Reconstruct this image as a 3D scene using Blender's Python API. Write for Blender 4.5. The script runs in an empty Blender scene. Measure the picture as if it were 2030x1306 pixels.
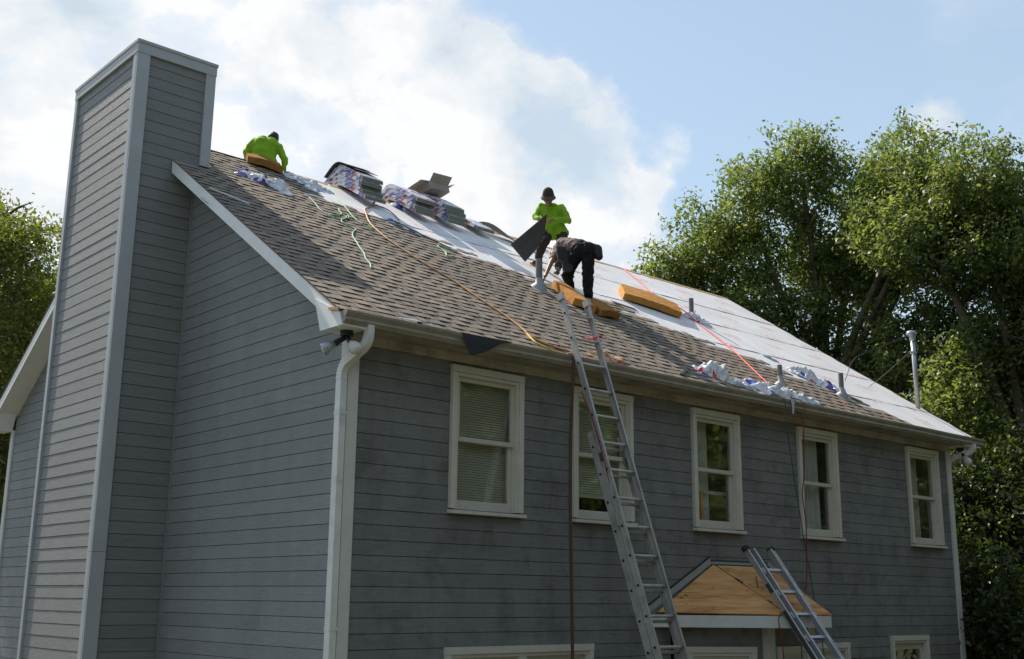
import bpy, bmesh, math, random
import numpy as np
from mathutils import Vector, Matrix, noise
scene = bpy.context.scene
COL = scene.collection
R = math.radians

# ------------------------------------------------------------------ camera
cam_d = bpy.data.cameras.new('camera'); cam = bpy.data.objects.new('camera', cam_d); COL.objects.link(cam)
cam_d.sensor_width = 36.0; cam_d.lens = 36.0 * 2254.9 / 2030.0
cam_d.clip_start = 0.1; cam_d.clip_end = 3000
cr = Vector((0.74519734, -0.6667725, 0.00976454)); cu = Vector((-0.16052338, -0.16515312, 0.973117)); cf = Vector((0.64723501, 0.72673164, 0.23010424))
cam.matrix_world = Matrix(((cr.x, cu.x, -cf.x, -5.875), (cr.y, cu.y, -cf.y, -8.909), (cr.z, cu.z, -cf.z, 2.895), (0, 0, 0, 1)))
scene.camera = cam

# ------------------------------------------------------------------ sun and sky
SUN_AZ, SUN_EL = 97.0, 48.0
sun_dir = Vector((math.cos(R(SUN_EL)) * math.cos(R(SUN_AZ)), math.cos(R(SUN_EL)) * math.sin(R(SUN_AZ)), math.sin(R(SUN_EL))))
sd = bpy.data.lights.new('sun', 'SUN'); sd.energy = 5.0; sd.angle = R(0.5); sd.color = (1.0, 0.91, 0.77)
sun = bpy.data.objects.new('sun', sd); COL.objects.link(sun)
sun.rotation_euler = (-sun_dir).to_track_quat('-Z', 'Y').to_euler(); sun.location = sun_dir * 60
scene.view_settings.view_transform = 'Standard'; scene.view_settings.look = 'None'
scene.view_settings.gamma = 1.0; scene.view_settings.use_curve_mapping = False
scene.view_settings.exposure = 0.42

world = bpy.data.worlds.new('World'); scene.world = world; world.use_nodes = True
def make_world():
    nt = world.node_tree; nt.nodes.clear(); N = nt.nodes.new; K = nt.links.new
    out = N('ShaderNodeOutputWorld'); bg = N('ShaderNodeBackground'); bg.inputs[1].default_value = 0.1
    sky = N('ShaderNodeTexSky'); sky.sky_type = 'NISHITA'; sky.sun_disc = False
    sky.sun_elevation = R(SUN_EL); sky.sun_rotation = R(90.0 - SUN_AZ); sky.air_density = 1.15; sky.dust_density = 1.0; sky.ozone_density = 1.6
    tc = N('ShaderNodeTexCoord'); d = tc.outputs['Generated']
    def mth(op, a, b=None, c=None, clamp=False):
        n = N('ShaderNodeMath'); n.operation = op; n.use_clamp = clamp
        for i, v in enumerate((a, b, c)):
            if v is None: continue
            if isinstance(v, (int, float)): n.inputs[i].default_value = v
            else: K(v, n.inputs[i])
        return n.outputs[0]
    def fbm(scale, detail, rough, off, dist=0.0):
        mp = N('ShaderNodeMapping'); mp.inputs['Location'].default_value = off; mp.inputs['Scale'].default_value = (1, 1, 1.35); K(d, mp.inputs[0])
        n = N('ShaderNodeTexNoise'); n.inputs['Scale'].default_value = scale; n.inputs['Detail'].default_value = detail
        n.inputs['Roughness'].default_value = rough; n.inputs['Distortion'].default_value = dist; K(mp.outputs[0], n.inputs['Vector'])
        return n.outputs[0]
    # banks of cumulus: direction, angular radius, weight
    banks = [
        ((0.259, 0.864, 0.431), 6, 1.17), ((0.315, 0.836, 0.449), 6, 1.23), ((0.274, 0.889, 0.367), 6, 1.17), ((0.368, 0.811, 0.455), 4.5, 1.04), ((0.418, 0.785, 0.458), 3.5, 0.78), ((0.459, 0.758, 0.463), 2.6, 0.45), ((0.268, 0.905, 0.331), 5, 0.78), ((0.469, 0.77, 0.433), 2.2, 0.78), ((0.52, 0.727, 0.449), 3.2, 1.17), ((0.555, 0.701, 0.447), 2.8, 1.1), ((0.584, 0.682, 0.44), 2.4, 1.1), ((0.623, 0.66, 0.421), 2.4, 1.1), ((0.652, 0.64, 0.405), 2.2, 1.04), ((0.605, 0.692, 0.394), 3.2, 1.23), ((0.642, 0.674, 0.366), 3, 1.23), ((0.682, 0.633, 0.365), 2.6, 1.1), ((0.701, 0.609, 0.372), 1.6, 0.72), ((0.604, 0.716, 0.349), 3, 1.04), ((0.645, 0.69, 0.329), 3, 1.23), ((0.684, 0.654, 0.325), 2.6, 1.17), ((0.704, 0.648, 0.291), 2.2, 1.04), ((0.576, 0.725, 0.377), 2.2, 0.78), ((0.515, 0.76, 0.398), 3.5, 0.65), ((0.455, 0.807, 0.376), 4.5, 0.6), ((0.415, 0.815, 0.404), 3.5, 0.52), ((0.494, 0.801, 0.339), 4, 0.45), ((0.644, 0.656, 0.394), 2.5, 0.65), ((0.601, 0.681, 0.417), 2.5, 0.65), ((0.567, 0.715, 0.408), 2.5, 0.65), ((0.708, 0.622, 0.336), 2.2, 0.72), ((0.675, 0.676, 0.296), 2.5, 0.91), ((0.638, 0.613, 0.466), 4.5, -0.9), ((0.693, 0.578, 0.43), 3, -0.6), ((0.752, 0.564, 0.341), 3.2, -0.6), ((0.733, 0.518, 0.44), 6, -0.5), ((0.828, 0.419, 0.373), 1.1, 1.23),
        ((0.10, 0.93, 0.36), 12, .8), ((0.22, 0.83, 0.55), 9, .8), ((-0.1, 0.9, 0.45), 12, .7)]
    def warp(scale, off, amp, src):
        mp = N('ShaderNodeMapping'); mp.inputs['Location'].default_value = off; K(d, mp.inputs[0])
        n = N('ShaderNodeTexNoise'); n.inputs['Scale'].default_value = scale; n.inputs['Detail'].default_value = 5; n.inputs['Roughness'].default_value = .6; K(mp.outputs[0], n.inputs['Vector'])
        a = N('ShaderNodeVectorMath'); a.operation = 'SUBTRACT'; a.inputs[1].default_value = (.5, .5, .5); K(n.outputs['Color'], a.inputs[0])
        b = N('ShaderNodeVectorMath'); b.operation = 'SCALE'; b.inputs['Scale'].default_value = amp; K(a.outputs[0], b.inputs[0])
        c = N('ShaderNodeVectorMath'); c.operation = 'ADD'; K(src, c.inputs[0]); K(b.outputs[0], c.inputs[1]); return c.outputs[0]
    dw = warp(9.0, (2.2, 4.1, 1.3), .11, d)
    nm = N('ShaderNodeVectorMath'); nm.operation = 'NORMALIZE'; K(dw, nm.inputs[0]); dw = nm.outputs[0]
    def blobs(lst):
        tot = None
        for v, rad, w in lst:
            v = Vector(v).normalized()
            n = N('ShaderNodeVectorMath'); n.operation = 'DOT_PRODUCT'; n.inputs[1].default_value = v; K(dw, n.inputs[0])
            mr = N('ShaderNodeMapRange'); mr.interpolation_type = 'SMOOTHSTEP'
            mr.inputs[1].default_value = math.cos(R(rad * 1.5)); mr.inputs[2].default_value = 1.0; mr.inputs[3].default_value = 0; mr.inputs[4].default_value = w
            K(n.outputs['Value'], mr.inputs[0]); tot = mr.outputs[0] if tot is None else mth('ADD', tot, mr.outputs[0])
        return tot
    cover = blobs(banks)
    puffs = fbm(10.0, 8, 0.60, (6.4, 2.9, 8.1), 0.25); fine = fbm(26.0, 6, 0.6, (7.7, 2.2, 5.1), 0.3)
    pn = mth('SUBTRACT', puffs, 0.5); fn = mth('SUBTRACT', fine, 0.5); broad = mth('SUBTRACT', fbm(3.4, 5, .55, (5.1, 6.6, 2.9), .4), 0.5)
    def smooth(v, a, b, top):
        m = N('ShaderNodeMapRange'); m.interpolation_type = 'SMOOTHSTEP'; m.inputs[1].default_value = a; m.inputs[2].default_value = b; m.inputs[4].default_value = top; K(v, m.inputs[0]); return m.outputs[0]
    veil_x = mth('ADD', cover, mth('ADD', mth('MULTIPLY', pn, 1.1), mth('MULTIPLY', broad, .9)))
    thin = smooth(veil_x, -.35, 1.1, .72)
    x = mth('ADD', mth('MINIMUM', cover, 1.05), mth('ADD', mth('MULTIPLY', pn, 2.0), mth('MULTIPLY', fn, 1.3)))
    x = mth('ADD', x, mth('MULTIPLY', broad, 1.5))
    mask = mth('MAXIMUM', thin, smooth(x, .45, 1.05, .97))
    # scattered small clouds over the rest of the sky
    rest = fbm(2.6, 7, 0.6, (4.9, 1.2, 7.7), 0.2)
    mr2 = N('ShaderNodeMapRange'); mr2.interpolation_type = 'SMOOTHSTEP'; mr2.inputs[1].default_value = 0.60; mr2.inputs[2].default_value = 0.85; K(rest, mr2.inputs[0])
    mask = mth('MAXIMUM', mask, mth('MULTIPLY', mr2.outputs[0], 0.55))
    # cloud colour: bright rims, pale blue-grey bodies
    body = fbm(6.0, 5, 0.55, (9.4, 3.3, 2.8))
    cr_ = N('ShaderNodeValToRGB'); e = cr_.color_ramp.elements
    e[0].position = .34; e[0].color = (4.6, 5.4, 6.1, 1); e[1].position = .60; e[1].color = (7.5, 7.5, 7.5, 1)
    K(mth('ADD', body, mth('MULTIPLY', mth('SUBTRACT', puffs, 0.5), 0.5)), cr_.inputs[0])
    # thin veil of haze towards the horizon and the sun
    sep = N('ShaderNodeSeparateXYZ'); K(d, sep.inputs[0])
    vz = N('ShaderNodeMapRange'); vz.inputs[1].default_value = 0.0; vz.inputs[2].default_value = 0.75; vz.inputs[3].default_value = .66; vz.inputs[4].default_value = .28; K(sep.outputs[2], vz.inputs[0])
    veil = N('ShaderNodeMixRGB'); K(vz.outputs[0], veil.inputs[0]); K(sky.outputs[0], veil.inputs[1]); veil.inputs[2].default_value = (5.4, 6.9, 8.2, 1)
    mx = N('ShaderNodeMixRGB'); K(mask, mx.inputs[0]); K(veil.outputs[0], mx.inputs[1]); K(cr_.outputs[0], mx.inputs[2])
    K(mx.outputs[0], bg.inputs[0]); K(bg.outputs[0], out.inputs[0])
make_world()

# ------------------------------------------------------------------ helpers
def tag(o, label=None, cat=None, group=None, kind=None):
    for k, v in (('label', label), ('category', cat), ('group', group), ('kind', kind)):
        if v: o[k] = v
    return o
def link(o, parent=None):
    COL.objects.link(o)
    if parent is not None: o.parent = parent
    return o
def empty(name, loc=(0, 0, 0)):
    o = bpy.data.objects.new(name, None); o.empty_display_size = .2; o.location = loc
    return link(o)
def setmat(me, m):
    for q in (m if isinstance(m, (list, tuple)) else [m]): me.materials.append(q)
class MB:
    """collects shapes and links them as one mesh object"""
    def __init__(s): s.v = []; s.f = []; s.m = []
    def add(s, vs, fs, mi=0):
        b = len(s.v); s.v += [tuple(v) for v in vs]; s.f += [tuple(i + b for i in f) for f in fs]; s.m += [mi] * len(fs); return s
    def box(s, lo, hi, mi=0):
        x0, y0, z0 = lo; x1, y1, z1 = hi
        return s.add([(x0, y0, z0), (x1, y0, z0), (x1, y1, z0), (x0, y1, z0), (x0, y0, z1), (x1, y0, z1), (x1, y1, z1), (x0, y1, z1)],
                     [(3, 2, 1, 0), (4, 5, 6, 7), (0, 1, 5, 4), (1, 2, 6, 5), (2, 3, 7, 6), (3, 0, 4, 7)], mi)
    def obox(s, c, ax, ay, az, mi=0):
        c = Vector(c); ax = Vector(ax); ay = Vector(ay); az = Vector(az); q = []
        for k in (-1, 1):
            for i, j in ((-1, -1), (1, -1), (1, 1), (-1, 1)): q.append(c + ax * i + ay * j + az * k)
        return s.add(q, [(3, 2, 1, 0), (4, 5, 6, 7), (0, 1, 5, 4), (1, 2, 6, 5), (2, 3, 7, 6), (3, 0, 4, 7)], mi)
    def beam(s, p, q, w, h, up=(0, 0, 1), mi=0):
        p = Vector(p); q = Vector(q); d = (q - p); L = d.length; d.normalize(); u = Vector(up); sx = d.cross(u).normalized(); u = sx.cross(d)
        return s.obox((p + q) / 2, d * L / 2, sx * w / 2, u * h / 2, mi)
    def prism(s, poly, off, mi=0):
        """poly: 3D points (planar), off: extrusion vector"""
        n = len(poly); off = Vector(off); a = [Vector(p) for p in poly]; b = [p + off for p in a]
        return s.add(a + b, [tuple(range(n - 1, -1, -1)), tuple(range(n, 2 * n))] + [(i, (i + 1) % n, n + (i + 1) % n, n + i) for i in range(n)], mi)
    def tube(s, pts, r, n=8, mi=0, cap=True):
        pts = [Vector(p) for p in pts]; rr = r if isinstance(r, (list, tuple)) else [r] * len(pts)
        rings = []; t0 = (pts[1] - pts[0]).normalized(); ref = Vector((0, 0, 1)) if abs(t0.z) < .9 else Vector((1, 0, 0)); nx = t0.cross(ref).normalized()
        for i, p in enumerate(pts):
            t = (pts[min(i + 1, len(pts) - 1)] - pts[max(i - 1, 0)]).normalized()
            nx = (nx - t * nx.dot(t)); nx = nx.normalized() if nx.length > 1e-6 else t.orthogonal().normalized()
            ny = t.cross(nx)
            rings.append([p + (nx * math.cos(2 * math.pi * k / n) + ny * math.sin(2 * math.pi * k / n)) * rr[i] for k in range(n)])
        vs = [v for g in rings for v in g]; fs = []
        for i in range(len(pts) - 1):
            for k in range(n): fs.append((i * n + k, i * n + (k + 1) % n, (i + 1) * n + (k + 1) % n, (i + 1) * n + k))
        if cap: fs += [tuple(range(n - 1, -1, -1)), tuple(range((len(pts) - 1) * n, len(pts) * n))]
        return s.add(vs, fs, mi)
    def ball(s, c, r, n=12, mi=0, sq=(1, 1, 1)):
        c = Vector(c); vs = []; fs = []; m = n // 2
        for i in range(m + 1):
            th = math.pi * i / m
            for k in range(n): vs.append(c + Vector((math.sin(th) * math.cos(2 * math.pi * k / n) * sq[0], math.sin(th) * math.sin(2 * math.pi * k / n) * sq[1], math.cos(th) * sq[2])) * r)
        for i in range(m):
            for k in range(n): fs.append((i * n + k, (i + 1) * n + k, (i + 1) * n + (k + 1) % n, i * n + (k + 1) % n))
        return s.add(vs, fs, mi)
    def build(s, name, m, parent=None, smooth=False):
        me = bpy.data.meshes.new(name); me.from_pydata(s.v, [], s.f); setmat(me, m)
        if any(s.m): me.polygons.foreach_set('material_index', s.m)
        if smooth: me.polygons.foreach_set('use_smooth', [True] * len(me.polygons))
        me.update(); return link(bpy.data.objects.new(name, me), parent)
def spline(pts, k=6):
    """Catmull-Rom through the points"""
    P = [Vector(p) for p in pts]; P = [P[0] * 2 - P[1]] + P + [P[-1] * 2 - P[-2]]; o = []
    for i in range(1, len(P) - 2):
        a, b, c, d = P[i - 1:i + 3]
        for j in range(k):
            t = j / k; o.append(.5 * ((2 * b) + (c - a) * t + (2 * a - 5 * b + 4 * c - d) * t * t + (3 * b - a - 3 * c + d) * t ** 3))
    o.append(P[-2]); return o

# ------------------------------------------------------------------ materials
def new_mat(name):
    m = bpy.data.materials.new(name); m.use_nodes = True; nt = m.node_tree; b = nt.nodes['Principled BSDF']; return m, nt, b
def mat(name, col, rough=.6, var=.12, scale=6.0, bump=0.0, bscale=60.0, metal=0.0, rand=0.0, stretch=(1, 1, 1), dirt=0.0, dirtcol=(.05, .045, .04), dscale=2.0, dlo=.5, spec=.5, streak=0.0):
    """painted or plain surface: large and fine noise tone, grain relief, optional stains with a shape of their own"""
    m, nt, b = new_mat(name); N = nt.nodes.new; K = nt.links.new
    tc = N('ShaderNodeTexCoord'); mp = N('ShaderNodeMapping'); mp.inputs['Scale'].default_value = stretch; K(tc.outputs['Object'], mp.inputs[0])
    n1 = N('ShaderNodeTexNoise'); n1.inputs['Scale'].default_value = scale; n1.inputs['Detail'].default_value = 6; n1.inputs['Roughness'].default_value = .65; K(mp.outputs[0], n1.inputs['Vector'])
    hsv = N('ShaderNodeHueSaturation'); hsv.inputs['Color'].default_value = (*col, 1)
    mr = N('ShaderNodeMapRange'); mr.inputs[1].default_value = .25; mr.inputs[2].default_value = .75; mr.inputs[3].default_value = 1 - var; mr.inputs[4].default_value = 1 + var; K(n1.outputs[0], mr.inputs[0])
    val = mr.outputs[0]
    if rand:
        oi = N('ShaderNodeObjectInfo'); r2 = N('ShaderNodeMapRange'); r2.inputs[3].default_value = 1 - rand; r2.inputs[4].default_value = 1 + rand; K(oi.outputs['Random'], r2.inputs[0])
        mu = N('ShaderNodeMath'); mu.operation = 'MULTIPLY'; K(val, mu.inputs[0]); K(r2.outputs[0], mu.inputs[1]); val = mu.outputs[0]
    K(val, hsv.inputs['Value']); c = hsv.outputs[0]
    if dirt:
        n2 = N('ShaderNodeTexNoise'); n2.inputs['Scale'].default_value = dscale; n2.inputs['Detail'].default_value = 7; n2.inputs['Roughness'].default_value = .7; K(tc.outputs['Object'], n2.inputs['Vector'])
        md = N('ShaderNodeMapRange'); md.interpolation_type = 'SMOOTHSTEP'; md.inputs[1].default_value = dlo; md.inputs[2].default_value = dlo + .22; md.inputs[4].default_value = dirt; K(n2.outputs[0], md.inputs[0])
        mx = N('ShaderNodeMixRGB'); K(md.outputs[0], mx.inputs[0]); K(c, mx.inputs[1]); mx.inputs[2].default_value = (*dirtcol, 1); c = mx.outputs[0]
    if streak:
        m3 = N('ShaderNodeMapping'); m3.inputs['Scale'].default_value = (2.3, 2.3, .5); K(tc.outputs['Object'], m3.inputs[0])
        n4 = N('ShaderNodeTexNoise'); n4.inputs['Scale'].default_value = 1.0; n4.inputs['Detail'].default_value = 6; n4.inputs['Roughness'].default_value = .7; K(m3.outputs[0], n4.inputs['Vector'])
        r4 = N('ShaderNodeMapRange'); r4.inputs[1].default_value = .35; r4.inputs[2].default_value = .7; r4.inputs[3].default_value = 1 + streak * .6; r4.inputs[4].default_value = 1 - streak; K(n4.outputs[0], r4.inputs[0])
        h2 = N('ShaderNodeHueSaturation'); K(c, h2.inputs['Color']); K(r4.outputs[0], h2.inputs['Value']); c = h2.outputs[0]
    K(c, b.inputs['Base Color']); b.inputs['Roughness'].default_value = rough; b.inputs['Metallic'].default_value = metal; b.inputs['Specular IOR Level'].default_value = spec
    if bump:
        n3 = N('ShaderNodeTexNoise'); n3.inputs['Scale'].default_value = bscale; n3.inputs['Detail'].default_value = 5; K(mp.outputs[0], n3.inputs['Vector'])
        bp = N('ShaderNodeBump'); bp.inputs['Strength'].default_value = bump; bp.inputs['Distance'].default_value = .01; K(n3.outputs[0], bp.inputs['Height']); K(bp.outputs[0], b.inputs['Normal'])
    return m
M = {}
M['siding'] = mat('grey painted siding', (.205, .203, .198), .6, .16, 2.2, .7, 9, rand=.07, stretch=(1.6, 1.6, 26), dirt=.50, dirtcol=(.07, .065, .058), dscale=2.1, dlo=.47, spec=.3, streak=.16)  # darker and warmer than the gable: this wall's shade is in the colour
M['siding_gable'] = mat('siding toned for gable light', (.238, .243, .243), .5, .14, 2.2, .7, 9, rand=.06, stretch=(1.6, 1.6, 26), dirt=.22, dirtcol=(.10, .10, .10), dscale=1.1, dlo=.50, spec=.45, streak=.10)  # same paint as the front, lightened: its fuller light is in the colour
M['siding_stack'] = mat('grey painted siding of the chimney', (.22, .222, .222), .5, .14, 2.2, .7, 9, rand=.06, stretch=(1.6, 1.6, 26), dirt=.18, dirtcol=(.12, .11, .10), dscale=1.6, dlo=.54, spec=.45)
M['sheath'] = mat('dark sheathing', (.06, .055, .05), .9)
M['trim'] = mat('white painted trim', (.64, .62, .585), .5, .07, 4, .12, 14, stretch=(3, 3, 3), dirt=.30, dirtcol=(.30, .27, .23), dscale=3.0, dlo=.52)
M['trim_white'] = mat('clean white trim', (.80, .80, .78), .5, .05, 4, .1, 14, dirt=.18, dirtcol=(.4, .36, .3), dscale=3.0, dlo=.54)
M['trim_grey'] = mat('pale grey painted trim', (.42, .435, .45), .5, .07, 4, .12, 14, dirt=.25, dirtcol=(.28, .28, .27), dscale=2.5, dlo=.52)
M['cap'] = mat('weathered chimney cap trim', (.40, .41, .41), .5, .12, 5, .15, 14, dirt=.4, dirtcol=(.22, .18, .11), dscale=3, dlo=.5)
M['eave'] = mat('mildewed eave trim', (.37, .325, .27), .55, .14, 5, .15, 12, stretch=(.6, 2, 2), dirt=.65, dirtcol=(.11, .085, .07), dscale=2.2, dlo=.44)
M['gutter'] = mat('dirty aluminium gutter', (.32, .28, .225), .45, .14, 5, .1, 12, stretch=(.8, 3, 3), dirt=.5, dirtcol=(.18, .15, .11), dscale=3.0, dlo=.45)
M['downspout'] = mat('white downspout', (.72, .71, .68), .4, .08, 5, dirt=.35, dirtcol=(.3, .26, .21), dscale=4, dlo=.5)
M['window'] = mat('white window frame', (.60, .565, .49), .45, .07, 6, dirt=.3, dirtcol=(.34, .28, .22), dscale=5, dlo=.52)
M['sash'] = mat('white sash', (.55, .51, .44), .45, .07, 6, dirt=.3, dirtcol=(.33, .27, .2), dscale=6, dlo=.52)
M['blind'] = mat('beige blind slats', (.50, .485, .38), .6, .05)
M['sheer'] = mat('sheer curtain', (.55, .55, .52), .8, .1, 12)
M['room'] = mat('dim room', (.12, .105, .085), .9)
M['dark'] = mat('black plastic', (.015, .015, .016), .5)
M['felt'] = mat('black roofing felt', (.028, .03, .032), .85, .2, 18, .3, 90)
M['osb'] = mat('raw sheathing edge', (.55, .32, .13), .8, .25, 20, .3, 60)
M['deck'] = mat('roof deck boards', (.30, .21, .12), .85, .2, 6)
M['drip'] = mat('brown drip edge', (.10, .07, .055), .5, .1)
M['lead'] = mat('grey painted flashing', (.30, .31, .32), .5, .12, 14, .1, 30)
M['pvc'] = mat('dark grey vent pipe', (.15, .155, .16), .5, .1, 20)
M['frieze'] = mat('weathered frieze paint', (.46, .41, .34), .5, .12, 5, .1, 12, stretch=(.6, 2, 2), dirt=.6, dirtcol=(.17, .13, .10), dscale=2.4, dlo=.45)
M['galv'] = mat('galvanised steel', (.42, .44, .47), .38, .12, 18, metal=.65)
M['alu'] = mat('ladder aluminium', (.50, .48, .455), .5, .22, 14, .08, 50, metal=.7, dirt=.6, dirtcol=(.2, .19, .175), dscale=7, dlo=.47)
M['alu_dark'] = mat('grey ladder label', (.05, .05, .055), .5, .3, 14)
M['rubber'] = mat('black rubber', (.02, .02, .02), .8)
M['foam'] = mat('orange upholstery foam', (.52, .245, .065), .95, .22, 9, .8, 55, dirt=.35, dirtcol=(.25, .10, .02), dscale=6, dlo=.5, spec=.2)
M['foam_brown'] = mat('dirty shaded foam', (.36, .17, .045), .95, .25, 9, .8, 55, dirt=.55, dirtcol=(.10, .05, .02), dscale=7, dlo=.45, spec=.2)  # dirt and the shade of the pad's near side are both in this brown
M['rope_tan'] = mat('orange brown hose', (.40, .20, .075), .6, .25, 40, .4, 120)
M['rope_brown'] = mat('brown rope', (.10, .05, .028), .8, .3, 50, .4, 140)
M['rope_yellow'] = mat('yellow rope', (.62, .44, .06), .7, .2, 50)
M['cord_green'] = mat('pale green cord', (.32, .52, .34), .7, .12, 30)
M['cord_teal'] = mat('dark green cord', (.02, .10, .07), .6, .1, 30)
M['cord_dark'] = mat('dark cord', (.06, .075, .065), .6, .1, 30)
M['rope_red'] = mat('red rope', (.80, .09, .055), .6, .12, 30)
M['cord_darkred'] = mat('dark red cord', (.22, .02, .03), .6, .1, 30)
M['skin'] = mat('skin', (.33, .17, .11), .5, .08, 20)
M['hivis'] = mat('lime shirt', (.245, .46, .03), .85, .16, 7, .35, 30, spec=.2)
M['teeshirt'] = mat('grey brown shirt', (.20, .155, .135), .9, .12, 7, .35, 30, spec=.2)
M['brown_trousers'] = mat('brown work trousers', (.055, .042, .034), .9, .25, 9, .4, 35, spec=.2)
M['jeans'] = mat('black jeans', (.014, .016, .02), .85, .3, 9, .3, 40, dirt=.3, dirtcol=(.09, .09, .09), dscale=9, dlo=.58, spec=.2)
M['grey_trousers'] = mat('grey trousers', (.06, .055, .06), .9, .25, 9, .3, 40)
M['leather'] = mat('dark leather', (.014, .012, .011), .6, .3, 9, .3, 40)
M['shoe'] = mat('brown leather shoe', (.06, .035, .022), .5, .3, 9)
M['sole'] = mat('tan shoe sole', (.42, .24, .10), .7)
M['cap_brown'] = mat('dark brown cap', (.045, .033, .027), .9, .2, 12)
M['cap_brim'] = mat('tan cap brim', (.13, .085, .055), .9, .2, 12)
M['hair'] = mat('black hair', (.008, .008, .009), .6)
M['card'] = mat('brown carton board', (.36, .315, .275), .85, .1, 8)
M['bundle_edge'] = mat('grey shingle edges', (.30, .30, .275), .9, .16, 5, .5, 40, stretch=(2, 2, 40), dirt=.45, dirtcol=(.09, .09, .085), dscale=5, dlo=.52)
M['bundle_dark'] = mat('dark shingle underside', (.06, .058, .052), .9, .2, 14, .3, 60)
M['bark'] = mat('tree bark', (.11, .085, .06), .95, .3, 6, .9, 25, stretch=(3, 3, .6))
M['lamp_glass'] = mat('frosted bulb glass', (.62, .60, .56), .25, .05)
M['white_strip'] = mat('white metal strip', (.75, .76, .78), .4)

def glass():
    m, nt, b = new_mat('window glass'); N = nt.nodes.new; K = nt.links.new; nt.nodes.remove(b)
    out = nt.nodes['Material Output']; tr = N('ShaderNodeBsdfTransparent'); tr.inputs[0].default_value = (.97, .98, .96, 1)
    gl = N('ShaderNodeBsdfGlossy'); gl.inputs['Roughness'].default_value = .03; gl.inputs[0].default_value = (.95, 1, .95, 1)
    fr = N('ShaderNodeLayerWeight'); pw = N('ShaderNodeMath'); pw.operation = 'POWER'; pw.inputs[1].default_value = 5.0; K(fr.outputs['Facing'], pw.inputs[0]); mu = N('ShaderNodeMath'); mu.operation = 'MULTIPLY_ADD'; mu.inputs[1].default_value = .90; mu.inputs[2].default_value = .10; mu.use_clamp = True; K(pw.outputs[0], mu.inputs[0])
    mx = N('ShaderNodeMixShader'); K(mu.outputs[0], mx.inputs[0]); K(tr.outputs[0], mx.inputs[1]); K(gl.outputs[0], mx.inputs[2]); K(mx.outputs[0], out.inputs[0])
    tc = N('ShaderNodeTexCoord'); n = N('ShaderNodeTexNoise'); n.inputs['Scale'].default_value = 2.2; K(tc.outputs['Object'], n.inputs['Vector'])
    bp = N('ShaderNodeBump'); bp.inputs['Strength'].default_value = .10; bp.inputs['Distance'].default_value = .02; K(n.outputs[0], bp.inputs['Height']); K(bp.outputs[0], gl.inputs['Normal'])
    return m
M['glass'] = glass()

def shingle_mat(name, c0, c1, c2):
    m, nt, b = new_mat(name); N = nt.nodes.new; K = nt.links.new
    oi = N('ShaderNodeObjectInfo'); tc = N('ShaderNodeTexCoord'); ad = N('ShaderNodeVectorMath'); ad.operation = 'ADD'
    cb = N('ShaderNodeCombineXYZ'); mu = N('ShaderNodeMath'); mu.operation = 'MULTIPLY'; mu.inputs[1].default_value = 71.0; K(oi.outputs['Random'], mu.inputs[0]); K(mu.outputs[0], cb.inputs[0])
    K(tc.outputs['Object'], ad.inputs[0]); K(cb.outputs[0], ad.inputs[1])
    n = N('ShaderNodeTexNoise'); n.inputs['Scale'].default_value = 5; n.inputs['Detail'].default_value = 3; K(ad.outputs[0], n.inputs['Vector'])
    g = N('ShaderNodeTexNoise'); g.inputs['Scale'].default_value = 160; g.inputs['Detail'].default_value = 2; K(ad.outputs[0], g.inputs['Vector'])
    rp = N('ShaderNodeValToRGB'); e = rp.color_ramp.elements; e[0].position = .3; e[0].color = (*c0, 1); e[1].position = .72; e[1].color = (*c2, 1); k = e.new(.5); k.color = (*c1, 1); K(n.outputs[0], rp.inputs[0])
    hs = N('ShaderNodeHueSaturation'); K(rp.outputs[0], hs.inputs['Color'])
    r = N('ShaderNodeMapRange'); r.inputs[1].default_value = .3; r.inputs[2].default_value = .7; r.inputs[3].default_value = .7; r.inputs[4].default_value = 1.3; K(g.outputs[0], r.inputs[0])
    # broad dark grey streaks drawn out down the slope, in world space
    ge = N('ShaderNodeNewGeometry'); mp = N('ShaderNodeMapping'); mp.inputs['Scale'].default_value = (1.1, .42, .42); K(ge.outputs['Position'], mp.inputs[0])
    w = N('ShaderNodeTexNoise'); w.inputs['Scale'].default_value = 1.1; w.inputs['Detail'].default_value = 5; w.inputs['Roughness'].default_value = .6; K(mp.outputs[0], w.inputs['Vector'])
    wr = N('ShaderNodeMapRange'); wr.interpolation_type = 'SMOOTHSTEP'; wr.inputs[1].default_value = .5; wr.inputs[2].default_value = .68; wr.inputs[4].default_value = .55; K(w.outputs[0], wr.inputs[0])
    mx = N('ShaderNodeMixRGB'); K(wr.outputs[0], mx.inputs[0]); mx.inputs[2].default_value = (.12, .118, .105, 1)
    r3 = N('ShaderNodeMapRange'); r3.inputs[3].default_value = .93; r3.inputs[4].default_value = 1.07; K(oi.outputs['Random'], r3.inputs[0])
    m2 = N('ShaderNodeMath'); m2.operation = 'MULTIPLY'; K(r.outputs[0], m2.inputs[0]); K(r3.outputs[0], m2.inputs[1]); K(m2.outputs[0], hs.inputs['Value'])
    K(hs.outputs[0], mx.inputs[1]); K(mx.outputs[0], b.inputs['Base Color']); b.inputs['Roughness'].default_value = .88; b.inputs['Specular IOR Level'].default_value = .3
    bp = N('ShaderNodeBump'); bp.inputs['Strength'].default_value = .4; bp.inputs['Distance'].default_value = .004; K(g.outputs[0], bp.inputs['Height']); K(bp.outputs[0], b.inputs['Normal'])
    return m
M['shingle'] = shingle_mat('brown grey shingle tabs', (.215, .174, .138), (.25, .203, .160), (.29, .238, .190))
M['shingle_low'] = shingle_mat('lower shingle layer', (.185, .15, .12), (.215, .175, .138), (.25, .205, .162))
M['shingle_butt'] = mat('dark asphalt shingle edge', (.065, .053, .044), .95)

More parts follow.
